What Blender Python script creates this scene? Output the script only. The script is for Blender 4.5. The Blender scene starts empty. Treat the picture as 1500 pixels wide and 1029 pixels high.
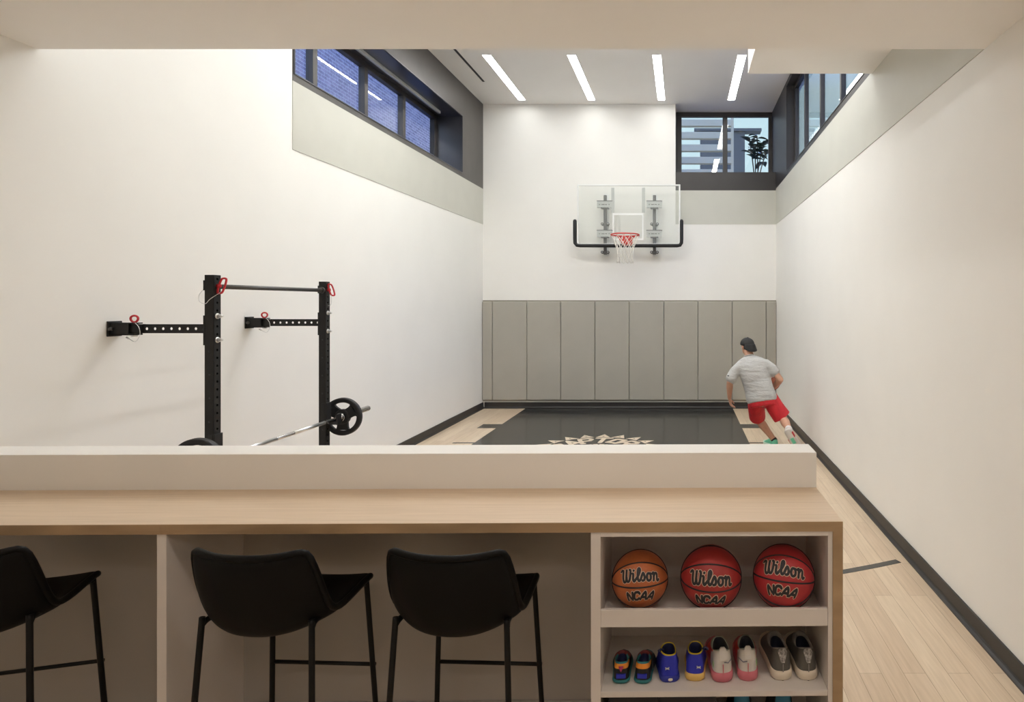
import bpy, math, random
from mathutils import Vector, Matrix
PI = math.pi
R = math.radians
C = bpy.context.scene.collection
CAMZ, F, VX, VY = 1.93, 900.0, 1000.0, 444.0
def W(px, py, Y):                       # measuring aid: a point seen at (px, py) standing at depth Y
    return Vector(((px - VX) * Y / F, Y, CAMZ + (VY - py) * Y / F))

# ---------------------------------------------------------------- materials
def nodes(m):
    m.use_nodes = True
    nt = m.node_tree
    return nt, nt.nodes, nt.links, nt.nodes['Principled BSDF']
def mat(name, col, rough=.5, metal=0., noise=None, bump=None, spec=.5, coat=0., stretch=(1, 1, 1)):
    m = bpy.data.materials.new(name)
    nt, N, L, b = nodes(m)
    b.inputs['Base Color'].default_value = (*col, 1)
    b.inputs['Roughness'].default_value = rough
    b.inputs['Metallic'].default_value = metal
    b.inputs['Specular IOR Level'].default_value = spec
    b.inputs['Coat Weight'].default_value = coat
    tc = N.new('ShaderNodeTexCoord'); mp = N.new('ShaderNodeMapping')
    mp.inputs['Scale'].default_value = stretch
    L.new(tc.outputs['Object'], mp.inputs['Vector'])
    if noise is None: noise = (6, .03)
    t = N.new('ShaderNodeTexNoise'); t.inputs['Scale'].default_value = noise[0]; t.inputs['Detail'].default_value = 5
    L.new(mp.outputs['Vector'], t.inputs['Vector'])
    r = N.new('ShaderNodeValToRGB')
    a = noise[1]
    r.color_ramp.elements[0].position = .3; r.color_ramp.elements[1].position = .7
    r.color_ramp.elements[0].color = (*[max(0, c * (1 - a)) for c in col], 1)
    r.color_ramp.elements[1].color = (*[min(1, c * (1 + a)) for c in col], 1)
    L.new(t.outputs['Fac'], r.inputs['Fac']); L.new(r.outputs['Color'], b.inputs['Base Color'])
    if bump:
        t2 = N.new('ShaderNodeTexNoise'); t2.inputs['Scale'].default_value = bump[0]; t2.inputs['Detail'].default_value = 4
        L.new(mp.outputs['Vector'], t2.inputs['Vector'])
        bp = N.new('ShaderNodeBump'); bp.inputs['Strength'].default_value = bump[1]; bp.inputs['Distance'].default_value = bump[2]
        L.new(t2.outputs['Fac'], bp.inputs['Height']); L.new(bp.outputs['Normal'], b.inputs['Normal'])
    return m
def emit(name, col, s):
    m = bpy.data.materials.new(name); nt, N, L, b = nodes(m)
    b.inputs['Base Color'].default_value = (.8, .8, .8, 1)
    b.inputs['Emission Color'].default_value = (*col, 1); b.inputs['Emission Strength'].default_value = s
    return m
def glass(name, tint=(1, 1, 1), base=.04, milk=0., grow=.8):
    m = bpy.data.materials.new(name); m.use_nodes = True
    nt = m.node_tree; N = nt.nodes; L = nt.links; N.clear()
    out = N.new('ShaderNodeOutputMaterial'); tr = N.new('ShaderNodeBsdfTransparent'); gl = N.new('ShaderNodeBsdfGlossy')
    tr.inputs['Color'].default_value = (*tint, 1); gl.inputs['Roughness'].default_value = .01
    lw = N.new('ShaderNodeLayerWeight'); lw.inputs['Blend'].default_value = .5
    p = N.new('ShaderNodeMath'); p.operation = 'POWER'; p.inputs[1].default_value = 4.
    L.new(lw.outputs['Facing'], p.inputs[0])
    ma = N.new('ShaderNodeMath'); ma.operation = 'MULTIPLY_ADD'; ma.inputs[1].default_value = grow; ma.inputs[2].default_value = base
    L.new(p.outputs[0], ma.inputs[0])
    mx = N.new('ShaderNodeMixShader'); L.new(ma.outputs[0], mx.inputs[0]); L.new(tr.outputs[0], mx.inputs[1]); L.new(gl.outputs[0], mx.inputs[2])
    last = mx
    if milk:
        df = N.new('ShaderNodeBsdfDiffuse'); df.inputs['Color'].default_value = (.85, .9, .88, 1)
        m2 = N.new('ShaderNodeMixShader'); m2.inputs[0].default_value = milk
        L.new(mx.outputs[0], m2.inputs[1]); L.new(df.outputs[0], m2.inputs[2]); last = m2
    L.new(last.outputs[0], out.inputs['Surface'])
    return m
def planks(name, c1, c2, cgap, width, length, axis='Y', rough=.35, grain=.12, coat=0., fine=22):
    m = bpy.data.materials.new(name); nt, N, L, b = nodes(m)
    tc = N.new('ShaderNodeTexCoord'); mp = N.new('ShaderNodeMapping')
    if axis == 'Y': mp.inputs['Rotation'].default_value = (0, 0, R(90))
    L.new(tc.outputs['Object'], mp.inputs['Vector'])
    br = N.new('ShaderNodeTexBrick')
    br.inputs['Scale'].default_value = 1; br.inputs['Brick Width'].default_value = length; br.inputs['Row Height'].default_value = width
    br.inputs['Mortar Size'].default_value = .0012; br.inputs['Mortar Smooth'].default_value = .1
    br.inputs['Color1'].default_value = (*c1, 1); br.inputs['Color2'].default_value = (*c2, 1); br.inputs['Mortar'].default_value = (*cgap, 1)
    br.offset = .37
    L.new(mp.outputs['Vector'], br.inputs['Vector'])
    m2 = N.new('ShaderNodeMapping'); m2.inputs['Scale'].default_value = (1.3, fine, 4)
    L.new(mp.outputs['Vector'], m2.inputs['Vector'])
    ns = N.new('ShaderNodeTexNoise'); ns.inputs['Scale'].default_value = 2.2; ns.inputs['Detail'].default_value = 6; ns.inputs['Distortion'].default_value = .6
    L.new(m2.outputs['Vector'], ns.inputs['Vector'])
    mx = N.new('ShaderNodeMix'); mx.data_type = 'RGBA'; mx.blend_type = 'MULTIPLY'; mx.inputs[0].default_value = 1
    rp = N.new('ShaderNodeValToRGB'); rp.color_ramp.elements[0].position = .3; rp.color_ramp.elements[1].position = .72
    g = 1 - grain
    rp.color_ramp.elements[0].color = (g, g * .97, g * .93, 1); rp.color_ramp.elements[1].color = (1, 1, 1, 1)
    L.new(ns.outputs['Fac'], rp.inputs['Fac'])
    L.new(br.outputs['Color'], mx.inputs[6]); L.new(rp.outputs['Color'], mx.inputs[7]); L.new(mx.outputs[2], b.inputs['Base Color'])
    b.inputs['Roughness'].default_value = rough; b.inputs['Coat Weight'].default_value = coat
    return m
def bricks(name):
    m = bpy.data.materials.new(name); nt, N, L, b = nodes(m)
    tc = N.new('ShaderNodeTexCoord'); mp = N.new('ShaderNodeMapping')
    mp.inputs['Rotation'].default_value = (R(90), 0, R(90))
    sx = N.new('ShaderNodeSeparateXYZ'); cx = N.new('ShaderNodeCombineXYZ')
    L.new(tc.outputs['Object'], sx.inputs[0]); L.new(sx.outputs['Y'], cx.inputs['X']); L.new(sx.outputs['Z'], cx.inputs['Y'])
    br = N.new('ShaderNodeTexBrick'); br.inputs['Scale'].default_value = 1
    br.inputs['Brick Width'].default_value = .215; br.inputs['Row Height'].default_value = .078; br.inputs['Mortar Size'].default_value = .007
    br.inputs['Color1'].default_value = (.42, .33, .40, 1); br.inputs['Color2'].default_value = (.27, .21, .28, 1); br.inputs['Mortar'].default_value = (.62, .60, .62, 1)
    L.new(cx.outputs[0], br.inputs['Vector']); 
    ns = N.new('ShaderNodeTexNoise'); ns.inputs['Scale'].default_value = 9; ns.inputs['Detail'].default_value = 5
    L.new(tc.outputs['Object'], ns.inputs['Vector'])
    mx = N.new('ShaderNodeMix'); mx.data_type = 'RGBA'; mx.blend_type = 'OVERLAY'; mx.inputs[0].default_value = .5
    L.new(br.outputs['Color'], mx.inputs[6]); L.new(ns.outputs['Fac'], mx.inputs[7]); L.new(mx.outputs[2], b.inputs['Base Color'])
    b.inputs['Roughness'].default_value = .85
    return m

M = {}
M['wall'] = mat('white wall paint', (.825, .815, .785), .55, noise=(2, .012))
M['ceil'] = mat('white ceiling paint', (.90, .89, .875), .6, noise=(2, .012))
M['greige'] = mat('greige wall panel', (.54, .535, .48), .45, noise=(3, .02))
M['bronze'] = mat('dark bronze metal', (.115, .107, .102), .42, .55, noise=(4, .06))
M['reveal'] = mat('satin bronze reveal', (.12, .118, .13), .3, .8, noise=(4, .06))
M['darktrim'] = mat('charcoal metal panel', (.05, .046, .045), .42, .4, noise=(4, .06))
M['frame'] = mat('black anodised frame', (.05, .046, .045), .4, .35, noise=(5, .05))
M['base'] = mat('black baseboard', (.022, .02, .019), .42, noise=(4, .15))
M['pad'] = mat('grey vinyl padding', (.39, .37, .32), .5, noise=(3, .03), bump=(300, .08, .001))
M['padedge'] = mat('grey vinyl welt', (.26, .245, .2), .5)
M['floor'] = planks('maple strip floor', (.74, .61, .455), (.64, .50, .36), (.34, .24, .15), .115, 1.35, 'Y', .32, .16)
M['lane'] = mat('black gloss lane paint', (.036, .035, .032), .16, noise=(1.5, .06), spec=.6)
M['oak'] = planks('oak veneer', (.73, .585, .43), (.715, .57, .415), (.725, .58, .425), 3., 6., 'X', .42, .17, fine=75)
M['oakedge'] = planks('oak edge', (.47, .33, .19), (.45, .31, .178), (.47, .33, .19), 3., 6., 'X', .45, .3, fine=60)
M['cab'] = mat('white cabinet lacquer', (.70, .66, .62), .4, noise=(3, .015))
M['taupe'] = mat('shade darkened taupe', (.40, .375, .34), .5, noise=(3, .03))  # knee space shade put into the colour, darker than the wall paint
M['leather'] = mat('black leather', (.0035, .0033, .0032), .5, noise=(9, .2), bump=(420, .12, .001), spec=.16)
M['blackmetal'] = mat('black powder coat', (.006, .006, .006), .45, noise=(9, .2), spec=.25)
M['rack'] = mat('black rack steel', (.012, .0115, .011), .5, noise=(9, .2), bump=(500, .08, .0005), spec=.35)
M['rubber'] = mat('black rubber', (.010, .010, .011), .5, noise=(12, .2), spec=.4)
M['chrome'] = mat('brushed chrome', (.62, .61, .60), .25, 1.)
M['steelbar'] = mat('dark steel tube', (.09, .088, .085), .38, .6)
M['steel'] = mat('zinc steel', (.72, .72, .72), .3, 1.)
M['red'] = mat('red plastic grip', (.55, .02, .03), .4)
M['alu'] = mat('white aluminium frame', (.78, .79, .78), .4)
M['mount'] = mat('grey steel mount', (.10, .10, .10), .45, .2)
M['mountlight'] = mat('light steel mount', (.50, .51, .50), .4, .2)
M['rim'] = mat('orange red rim', (.58, .03, .018), .45)
M['net'] = mat('white net cord', (.80, .77, .70), .8)
M['white'] = mat('white marking', (.85, .86, .85), .5)
M['logo'] = mat('pale court paint', (.66, .545, .41), .3)
M['glass'] = glass('window glass', (.97, .985, .98), .05)
M['boardglass'] = glass('backboard glass', (.985, .992, .985), .03, .05)
M['lamp'] = emit('ceiling light diffuser', (.98, .985, .96), 31.)
M['lampdim'] = emit('dimmed ceiling light diffuser', (.98, .985, .96), 9.)
M['lampmid'] = emit('part dimmed ceiling light diffuser', (.975, .985, .965), 18.)
M['lampfill'] = emit('warm downlight diffuser', (1, .885, .80), 46.)
M['brick'] = bricks('painted brick')
M['slate'] = mat('slate grey cladding', (.17, .15, .105), .6)
M['slat'] = mat('grey louvre slat', (.80, .64, .37), .6)
M['paving'] = mat('grey paving', (.17, .17, .17), .8, noise=(5, .1))
M['leaf'] = mat('dark rubber plant leaf', (.035, .05, .03), .5, noise=(5, .2), spec=.25)
M['fern'] = mat('garden leaf', (.06, .22, .13), .5, noise=(5, .25))
M['bark'] = mat('brown stem', (.10, .07, .05), .8)
M['pot'] = mat('grey planter', (.3, .3, .3), .7)
M['skin'] = mat('skin', (.55, .31, .21), .5, noise=(7, .08))
M['shirt'] = mat('heather grey cotton', (.44, .44, .435), .85, noise=(60, .06), bump=(7, .5, .05), stretch=(.8, .8, 2.6))
M['shorts'] = mat('red athletic shorts', (.60, .018, .03), .6, noise=(8, .12), bump=(22, .4, .015), stretch=(2, 1, 1))
M['capm'] = mat('black cap cloth', (.018, .018, .018), .8, noise=(30, .15))
M['hair'] = mat('dark brown hair', (.03, .02, .015), .6)
M['sock'] = mat('white sock', (.75, .75, .74), .8)
M['dark'] = mat('dark mark', (.02, .02, .025), .6)
def col(name, c, rough=.55, **k):
    if name not in M: M[name] = mat(name, c, rough, noise=k.pop('noise', (14, .08)), **k)
    return M[name]

# ---------------------------------------------------------------- mesh builder
BASE = {}
class MB:
    def __init__(s): s.v = []; s.f = []; s.m = []; s.s = []
    def add(s, vs, fs, mi=0, smooth=False):
        o = len(s.v); s.v += [Vector(v) for v in vs]
        for i, f in enumerate(fs):
            s.f.append([o + k for k in f]); s.m.append(mi[i] if isinstance(mi, list) else mi); s.s.append(smooth)
        return s
    def box(s, x0, x1, y0, y1, z0, z1, mi=0):
        v = [(x0, y0, z0), (x1, y0, z0), (x1, y1, z0), (x0, y1, z0), (x0, y0, z1), (x1, y0, z1), (x1, y1, z1), (x0, y1, z1)]
        return s.add(v, [(0, 3, 2, 1), (4, 5, 6, 7), (0, 1, 5, 4), (1, 2, 6, 5), (2, 3, 7, 6), (3, 0, 4, 7)], mi)
    def tube(s, pts, r, n=10, mi=0, closed=False, caps=True, smooth=True, round_=False):
        pts = [Vector(p) for p in pts]
        rr = list(r) if isinstance(r, (list, tuple)) else [r] * len(pts)
        if round_ and not closed:
            d0 = (pts[0] - pts[1]).normalized(); d1 = (pts[-1] - pts[-2]).normalized()
            pre = [(pts[0] + d0 * rr[0] * math.sin(a), rr[0] * math.cos(a)) for a in (R(85), R(60), R(30))]
            post = [(pts[-1] + d1 * rr[-1] * math.sin(a), rr[-1] * math.cos(a)) for a in (R(30), R(60), R(85))]
            pts = [p for p, _ in pre] + pts + [p for p, _ in post]
            rr = [q for _, q in pre] + rr + [q for _, q in post]
        k = len(pts); T = []
        for i in range(k):
            a = pts[(i - 1) % k] if (closed or i > 0) else pts[i]; b = pts[(i + 1) % k] if (closed or i < k - 1) else pts[i]
            T.append((b - a).normalized())
        up = Vector((0, 0, 1)) if abs(T[0].z) < .9 else Vector((0, 1, 0))
        u = T[0].cross(up).normalized(); vs = []
        for i in range(k):
            u = (u - T[i] * u.dot(T[i])).normalized(); w = T[i].cross(u)
            for j in range(n):
                a = 2 * PI * j / n
                vs.append(pts[i] + (u * math.cos(a) + w * math.sin(a)) * rr[i])
        fs = []
        for i in range(k if closed else k - 1):
            for j in range(n):
                i2 = (i + 1) % k
                fs.append((i * n + j, i * n + (j + 1) % n, i2 * n + (j + 1) % n, i2 * n + j))
        s.add(vs, fs, mi, smooth)
        if caps and not closed:
            o = len(s.v) - len(vs)
            s.f.append([o + j for j in reversed(range(n))]); s.m.append(mi); s.s.append(False)
            s.f.append([o + (k - 1) * n + j for j in range(n)]); s.m.append(mi); s.s.append(False)
        return s
    def loft(s, rings, mi=0, smooth=True, caps=True):
        n = len(rings[0]); vs = [p for r in rings for p in r]; fs = []
        for i in range(len(rings) - 1):
            for j in range(n): fs.append((i * n + j, i * n + (j + 1) % n, (i + 1) * n + (j + 1) % n, (i + 1) * n + j))
        s.add(vs, fs, mi, smooth)
        if caps:
            o = len(s.v) - len(vs)
            s.f.append([o + j for j in reversed(range(n))]); s.m.append(mi); s.s.append(smooth)
            s.f.append([o + (len(rings) - 1) * n + j for j in range(n)]); s.m.append(mi); s.s.append(smooth)
        return s
    def ell(s, items, n=20, mi=0):             # loft of ellipses (centre, axis a, axis b)
        return s.loft([[c + a * math.cos(2 * PI * j / n) + b * math.sin(2 * PI * j / n) for j in range(n)] for c, a, b in items], mi)
    def ball(s, c, r, n=16, mi=0, M3=None):
        c = Vector(c); r = Vector(r) if isinstance(r, (tuple, list, Vector)) else Vector((r, r, r)); rings = []
        for i in range(1, n):
            t = PI * i / n; ring = []
            for j in range(n * 2):
                a = PI * j / n; p = Vector((math.sin(t) * math.cos(a) * r.x, math.sin(t) * math.sin(a) * r.y, -math.cos(t) * r.z))
                if M3: p = M3 @ p
                ring.append(c + p)
            rings.append(ring)
        return s.loft(rings, mi)
    def lathe(s, prof, c, axis='Z', n=32, mi=0, smooth=True):   # closed profile (r, h)
        c = Vector(c); rings = []
        for r, h in prof:
            ring = []
            for j in range(n):
                a = 2 * PI * j / n; x, y = r * math.cos(a), r * math.sin(a)
                ring.append(c + (Vector((x, y, h)) if axis == 'Z' else Vector((x, h, -y)) if axis == 'Y' else Vector((h, x, y))))
            rings.append(ring)
        return s.loft(rings, mi, smooth)
    def torusprof(s, prof, c, axis='Y', n=40, mi=0, smooth=True):  # profile ring closed on itself
        return s.lathe_closed(prof, c, axis, n, mi, smooth)
    def lathe_closed(s, prof, c, axis, n, mi, smooth):
        c = Vector(c); k = len(prof); vs = []
        for r, h in prof:
            for j in range(n):
                a = 2 * PI * j / n; x, y = r * math.cos(a), r * math.sin(a)
                vs.append(c + (Vector((x, y, h)) if axis == 'Z' else Vector((x, h, -y)) if axis == 'Y' else Vector((h, x, y))))
        fs = [(i * n + j, i * n + (j + 1) % n, ((i + 1) % k) * n + (j + 1) % n, ((i + 1) % k) * n + j) for i in range(k) for j in range(n)]
        return s.add(vs, fs, mi, smooth)
    def prism(s, poly, fn, d0, d1, mi=0, smooth=False):  # fn(u, v, d) -> point
        n = len(poly); vs = [fn(u, v, d0) for u, v in poly] + [fn(u, v, d1) for u, v in poly]
        fs = [list(reversed(range(n))), list(range(n, 2 * n))] + [(j, (j + 1) % n, n + (j + 1) % n, n + j) for j in range(n)]
        return s.add(vs, fs, mi, smooth)
    def holes(s, O, u, v, nrm, cells, cl, hh, hr, th, seg=16, mi=0):   # plate of cells along u, height hh along v, round holes
        O, u, v, nrm = Vector(O), Vector(u), Vector(v), Vector(nrm); corner = [R(45) + 2 * PI * j / seg for j in range(seg)]
        for c in range(cells):
            ctr = O + u * (cl * (c + .5)); vs = []
            for d in (0, -th):
                for a in corner:
                    ca, sa = math.cos(a), math.sin(a); k = max(abs(ca), abs(sa))
                    vs.append(ctr + u * (ca / k * cl / 2) + v * (sa / k * hh / 2) + nrm * d)
                for a in corner: vs.append(ctr + u * (math.cos(a) * hr) + v * (math.sin(a) * hr) + nrm * d)
            fs = []
            for j in range(seg):
                k = (j + 1) % seg
                fs += [(j, k, seg + k, seg + j), (2 * seg + k, 2 * seg + j, 3 * seg + j, 3 * seg + k), (seg + j, seg + k, 3 * seg + k, 3 * seg + j)]
            s.add(vs, fs, mi)
        return s
    def xform(s, mtx):
        s.v = [mtx @ p for p in s.v]; return s
    def build(s, name, mats, parent=None, bevel=0, segs=2, subsurf=0, solid=0, local=False, remesh=0, smoothit=0):
        me = bpy.data.meshes.new(name); off = Vector((0, 0, 0))
        if parent is not None and not local: off = BASE.get(parent.name, Vector((0, 0, 0)))
        me.from_pydata([tuple(p - off) for p in s.v], [], s.f); me.validate()
        for mm in (mats if isinstance(mats, list) else [mats]): me.materials.append(mm)
        if len(me.polygons) == len(s.f):
            me.polygons.foreach_set('material_index', s.m); me.polygons.foreach_set('use_smooth', s.s)
        o = bpy.data.objects.new(name, me); C.objects.link(o)
        if parent is not None: o.parent = parent; BASE[o.name] = off
        import bmesh
        bm = bmesh.new(); bm.from_mesh(me); bmesh.ops.recalc_face_normals(bm, faces=bm.faces); bm.to_mesh(me); bm.free()
        if bevel:
            b = o.modifiers.new('bevel', 'BEVEL'); b.width = bevel; b.segments = segs; b.limit_method = 'ANGLE'; b.angle_limit = R(40); b.harden_normals = False
        if remesh:
            q = o.modifiers.new('remesh', 'REMESH'); q.mode = 'VOXEL'; q.voxel_size = remesh; q.use_smooth_shade = True
        if smoothit:
            q = o.modifiers.new('smooth', 'SMOOTH'); q.iterations = smoothit; q.factor = .5
        if solid:
            q = o.modifiers.new('solid', 'SOLIDIFY'); q.thickness = solid; q.offset = 0
        if subsurf:
            q = o.modifiers.new('sub', 'SUBSURF'); q.levels = subsurf; q.render_levels = subsurf
        return o
def tag(o, label, cat, group=None):
    o['label'] = label; o['category'] = cat
    if group: o['group'] = group
    return o
def struct(o, label=None):
    o['kind'] = 'structure'
    if label: o['label'] = label; 
    return o
def empty(name, loc=(0, 0, 0), rz=0.):
    o = bpy.data.objects.new(name, None); C.objects.link(o); o.location = loc; o.rotation_euler = (0, 0, rz); o.empty_display_size = .1
    BASE[o.name] = Vector(loc); return o
def thing(name, label, cat, loc=(0, 0, 0), group=None, rz=0.):
    return tag(empty(name, loc, rz), label, cat, group)
def copy_tree(o, parent=None):
    c = o.copy(); C.objects.link(c); c.parent = parent
    for ch in o.children: copy_tree(ch, c)
    return c
def stroke(pts, w):                     # flat lettering stroke: quads and round joints
    out = []
    for (x0, y0), (x1, y1) in zip(pts, pts[1:]):
        d = math.hypot(x1 - x0, y1 - y0) or 1e-6; nx, ny = -(y1 - y0) / d * w / 2, (x1 - x0) / d * w / 2
        out.append([(x0 + nx, y0 + ny), (x0 - nx, y0 - ny), (x1 - nx, y1 - ny), (x1 + nx, y1 + ny)])
    for x, y in pts: out.append([(x + w / 2 * math.cos(2 * PI * k / 10), y + w / 2 * math.sin(2 * PI * k / 10)) for k in range(10)])
    return out
def catmull(pts, k=5):
    P = [pts[0]] + list(pts) + [pts[-1]]; out = []
    for i in range(1, len(P) - 2):
        for j in range(k):
            t = j / k; a, b, c, d = P[i - 1], P[i], P[i + 1], P[i + 2]
            out.append(tuple(.5 * (2 * b[q] + (c[q] - a[q]) * t + (2 * a[q] - 5 * b[q] + 4 * c[q] - d[q]) * t * t + (3 * b[q] - a[q] - 3 * c[q] + d[q]) * t ** 3) for q in range(len(b))))
    return out + [tuple(pts[-1])]
def lerp_tab(tab, t):
    for (a, va), (b, vb) in zip(tab, tab[1:]):
        if t <= b: return va + (vb - va) * (t - a) / (b - a)
    return tab[-1][1]

# ---------------------------------------------------------------- camera
cam = bpy.data.cameras.new('camera'); co = bpy.data.objects.new('camera', cam); C.objects.link(co)
co.location = (0, 0, CAMZ); co.rotation_euler = (R(90), 0, 0)
cam.sensor_width = 36; cam.lens = F / 1500 * 36; cam.shift_x = (750 - VX) / 1500; cam.shift_y = -(514.5 - VY) / 1500
cam.clip_start = .05
bpy.context.scene.camera = co
vs = bpy.context.scene.view_settings
vs.view_transform = 'Standard'; vs.look = 'None'; vs.gamma = 1; vs.use_curve_mapping = False; vs.exposure = 0.92
bpy.context.scene.cycles.max_bounces = 12
bpy.context.scene.cycles.diffuse_bounces = 8
bpy.context.scene.cycles.transparent_max_bounces = 16
bpy.context.scene.cycles.sample_clamp_indirect = 6

# ---------------------------------------------------------------- world
wd = bpy.data.worlds.new('dusk sky'); bpy.context.scene.world = wd; wd.use_nodes = True
N = wd.node_tree.nodes; L = wd.node_tree.links
tc = N.new('ShaderNodeTexCoord'); sp = N.new('ShaderNodeSeparateXYZ'); rp = N.new('ShaderNodeValToRGB')
L.new(tc.outputs['Generated'], sp.inputs[0]); L.new(sp.outputs['Z'], rp.inputs['Fac'])
e = rp.color_ramp.elements
e[0].position = 0; e[0].color = (.12, .15, .165, 1)
e[1].position = .9; e[1].color = (.13, .22, .62, 1)
x = e.new(.32); x.color = (.105, .145, .165, 1)
x = e.new(.55); x.color = (.12, .22, .60, 1)
bg = N['Background']; L.new(rp.outputs['Color'], bg.inputs['Color']); bg.inputs['Strength'].default_value = 3.2

# ---------------------------------------------------------------- room shell
XL, XR, YB, ZC, ZS, YS, YN = -3.66, 1.7125, 11.25, 5.57, 3.371, 3.486, -3.0
floor = struct(MB().box(XL - .5, XR + .5, YN - .2, YB + .3, -.1, 0).build('floor', M['floor']))
ZB, ZT, YL0, YL1 = 4.094, 5.03, 5.785, 10.18
b = MB().box(XL - .5, XL, YN, YL0, 0, ZC).box(XL - .5, XL, YL1, YB, 0, ZC).box(XL - .5, XL, YL0, YL1, 0, ZB).box(XL - .5, XL, YL0, YL1, ZT, ZC)
struct(b.build('wall_left', M['wall']))
ZT2, YR0, YR1 = 5.50, 5.70, 10.08
b = MB().box(XR, XR + .2, YN, YR0, 0, ZC).box(XR, XR + .2, YR1, YB + .55, 0, ZC).box(XR, XR + .2, YR0, YR1, 0, ZB).box(XR, XR + .2, YR0, YR1, ZT2, ZC)
struct(b.build('wall_right', M['wall']))
XW0, ZW0, YW = -.13, 4.32, 11.72
b = MB().box(XL - .5, XW0, YB, YB + .55, 0, ZC).box(XW0, XR, YB, YB + .55, 0, ZW0)
struct(b.build('wall_back', M['wall']))
struct(MB().box(XL - .5, XR + .2, YN - .2, YN, 0, ZS).build('wall_front', M['wall']))
struct(MB().box(XL - .5, XR + .3, YS, YB + .6, ZC, ZC + .2).build('ceiling', M['ceil']))
struct(MB().box(XL - .5, XR + .2, YN - .2, YS, ZS, ZC + .2).build('ceiling_lower', M['ceil']))
struct(MB().box(.59, XR, YS, 5.545, 4.0, ZC).build('ceiling_bulkhead', M['ceil']))
# baseboards with a cove toe
def baseb(name, a, b_, n):
    a, b_, n = Vector(a), Vector(b_), Vector(n)
    prof = [(0, 0), (.034, 0), (.034, .012), (.022, .022), (.016, .034), (.014, .112), (0, .112)]
    m = MB(); m.loft([[a + n * p + Vector((0, 0, q)) for p, q in prof], [b_ + n * p + Vector((0, 0, q)) for p, q in prof]], 0, False)
    return struct(m.build(name, M['base']))
baseb('baseboard_left', (XL, YN, 0), (XL, YB, 0), (1, 0, 0))
baseb('baseboard_right', (XR, YN, 0), (XR, YB, 0), (-1, 0, 0))
baseb('baseboard_back', (XL + .034, YB, 0), (XR - .034, YB, 0), (0, -1, 0))
# cladding bands on the walls
t = .006; ZG = 4.017
m = MB().box(XL, XL + t, 5.76, YB, ZG, ZB).box(XL, XL + t, 5.76, YB, ZT, ZC).box(XL, XL + t, YL1, YB, ZB, ZT).box(XL, XL + t, 5.76, YL0, ZB, ZT)
struct(m.build('trim_1', M['bronze']))
struct(MB().box(XL, XL + t, 5.76, YB, 3.37, ZG).build('trim_2', M['greige']))
m = MB().box(XR - t, XR, 5.6, YW, ZG, ZB).box(XR - t, XR, 5.6, YW, ZT2, ZC).box(XR - t, XR, YR1, YW, ZB, ZT2)
struct(m.build('trim_3', M['darktrim']))
struct(MB().box(XR - t, XR, YS, YB, 3.37, ZG).build('trim_4', M['greige']))
struct(MB().box(XW0, XR - t, YB - t, YB, 3.99, ZW0 + .004).box(XW0, XR - t, YB, YW, ZW0, ZW0 + .004).box(XW0, XW0 + t, YB, YW, ZW0, ZC).build('trim_5', M['darktrim']))
struct(MB().box(XW0, XR - t, YB - t, YB, 3.37, 3.99).build('trim_6', M['greige']))

# ---------------------------------------------------------------- windows
def part(mb, name, mt, parent, **k): return mb.build(name, mt, parent, **k)
w1 = struct(empty('window_1', (-4.12, 8.0, ZB)))
part(MB().box(-4.16, XL + .004, YL0, YL1, ZT - .006, ZT).box(-4.16, XL + .004, YL0, YL1, ZB, ZB + .006)
     .box(-4.16, XL + .004, YL1 - .006, YL1, ZB, ZT).box(-4.16, XL + .004, YL0, YL0 + .006, ZB, ZT)
     .box(XL, XL + .014, YL0 - .012, YL1 + .012, ZT, ZT + .012).box(XL, XL + .014, YL0 - .012, YL1 + .012, ZB - .012, ZB)
     .box(XL, XL + .014, YL1, YL1 + .012, ZB, ZT).box(XL, XL + .014, YL0 - .012, YL0, ZB, ZT), 'reveal_lining', M['reveal'], w1)
part(MB().box(-4.15, -4.07, YL0, YL1, ZT - .075, ZT - .006).box(-4.15, -4.07, YL0, YL1, ZB + .006, ZB + .05)
     .box(-4.15, -4.07, YL1 - .10, YL1 - .006, ZB + .05, ZT - .075).box(-4.15, -4.07, YL0 + .006, YL0 + .05, ZB + .05, ZT - .075), 'window_frame', M['frame'], w1, bevel=.004)
mull = [6.80, 7.90, 8.98]
for y in mull: part(MB().box(-4.15, -4.065, y - .04, y + .04, ZB + .05, ZT - .075), 'mullion', M['bronze'], w1, bevel=.004)
ed = [YL0 + .05] + mull + [YL1 - .1]
for a, c in zip(ed, ed[1:]): part(MB().box(-4.125, -4.117, a + (.04 if a in mull else 0), c - (.04 if c in mull else 0), ZB + .05, ZT - .075), 'pane', M['glass'], w1)
part(MB().box(-3.94, -3.90, 5.9, 9.9, ZT - .05, ZT - .006), 'shade_rail', M['mountlight'], w1, bevel=.004)
w2 = struct(empty('window_2', (1.86, 8.0, ZB)))
part(MB().box(XR - .004, 1.9, YR0, YR1, ZB, ZB + .006).box(XR - .004, 1.9, YR0, YR1, ZT2 - .006, ZT2).box(XR - .004, 1.9, YR1 - .006, YR1, ZB, ZT2)
     .box(XR - .012, XR, YR0, YR1 + .01, ZB - .01, ZB).box(XR - .012, XR, YR1, YR1 + .01, ZB, ZT2), 'reveal_lining', M['frame'], w2)
part(MB().box(1.83, 1.895, YR0, YR1, ZB + .006, ZB + .05).box(1.83, 1.895, YR0, YR1, ZT2 - .07, ZT2 - .006).box(1.83, 1.895, YR1 - .09, YR1 - .006, ZB + .05, ZT2 - .07).box(1.83, 1.895, YR0, YR0 + .05, ZB + .05, ZT2 - .07), 'window_frame', M['frame'], w2, bevel=.004)
mull = [6.08, 7.13, 8.18, 9.23]
for y in mull: part(MB().box(1.83, 1.89, y - .03, y + .03, ZB + .05, ZT2 - .07), 'mullion', M['frame'], w2, bevel=.004)
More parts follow.
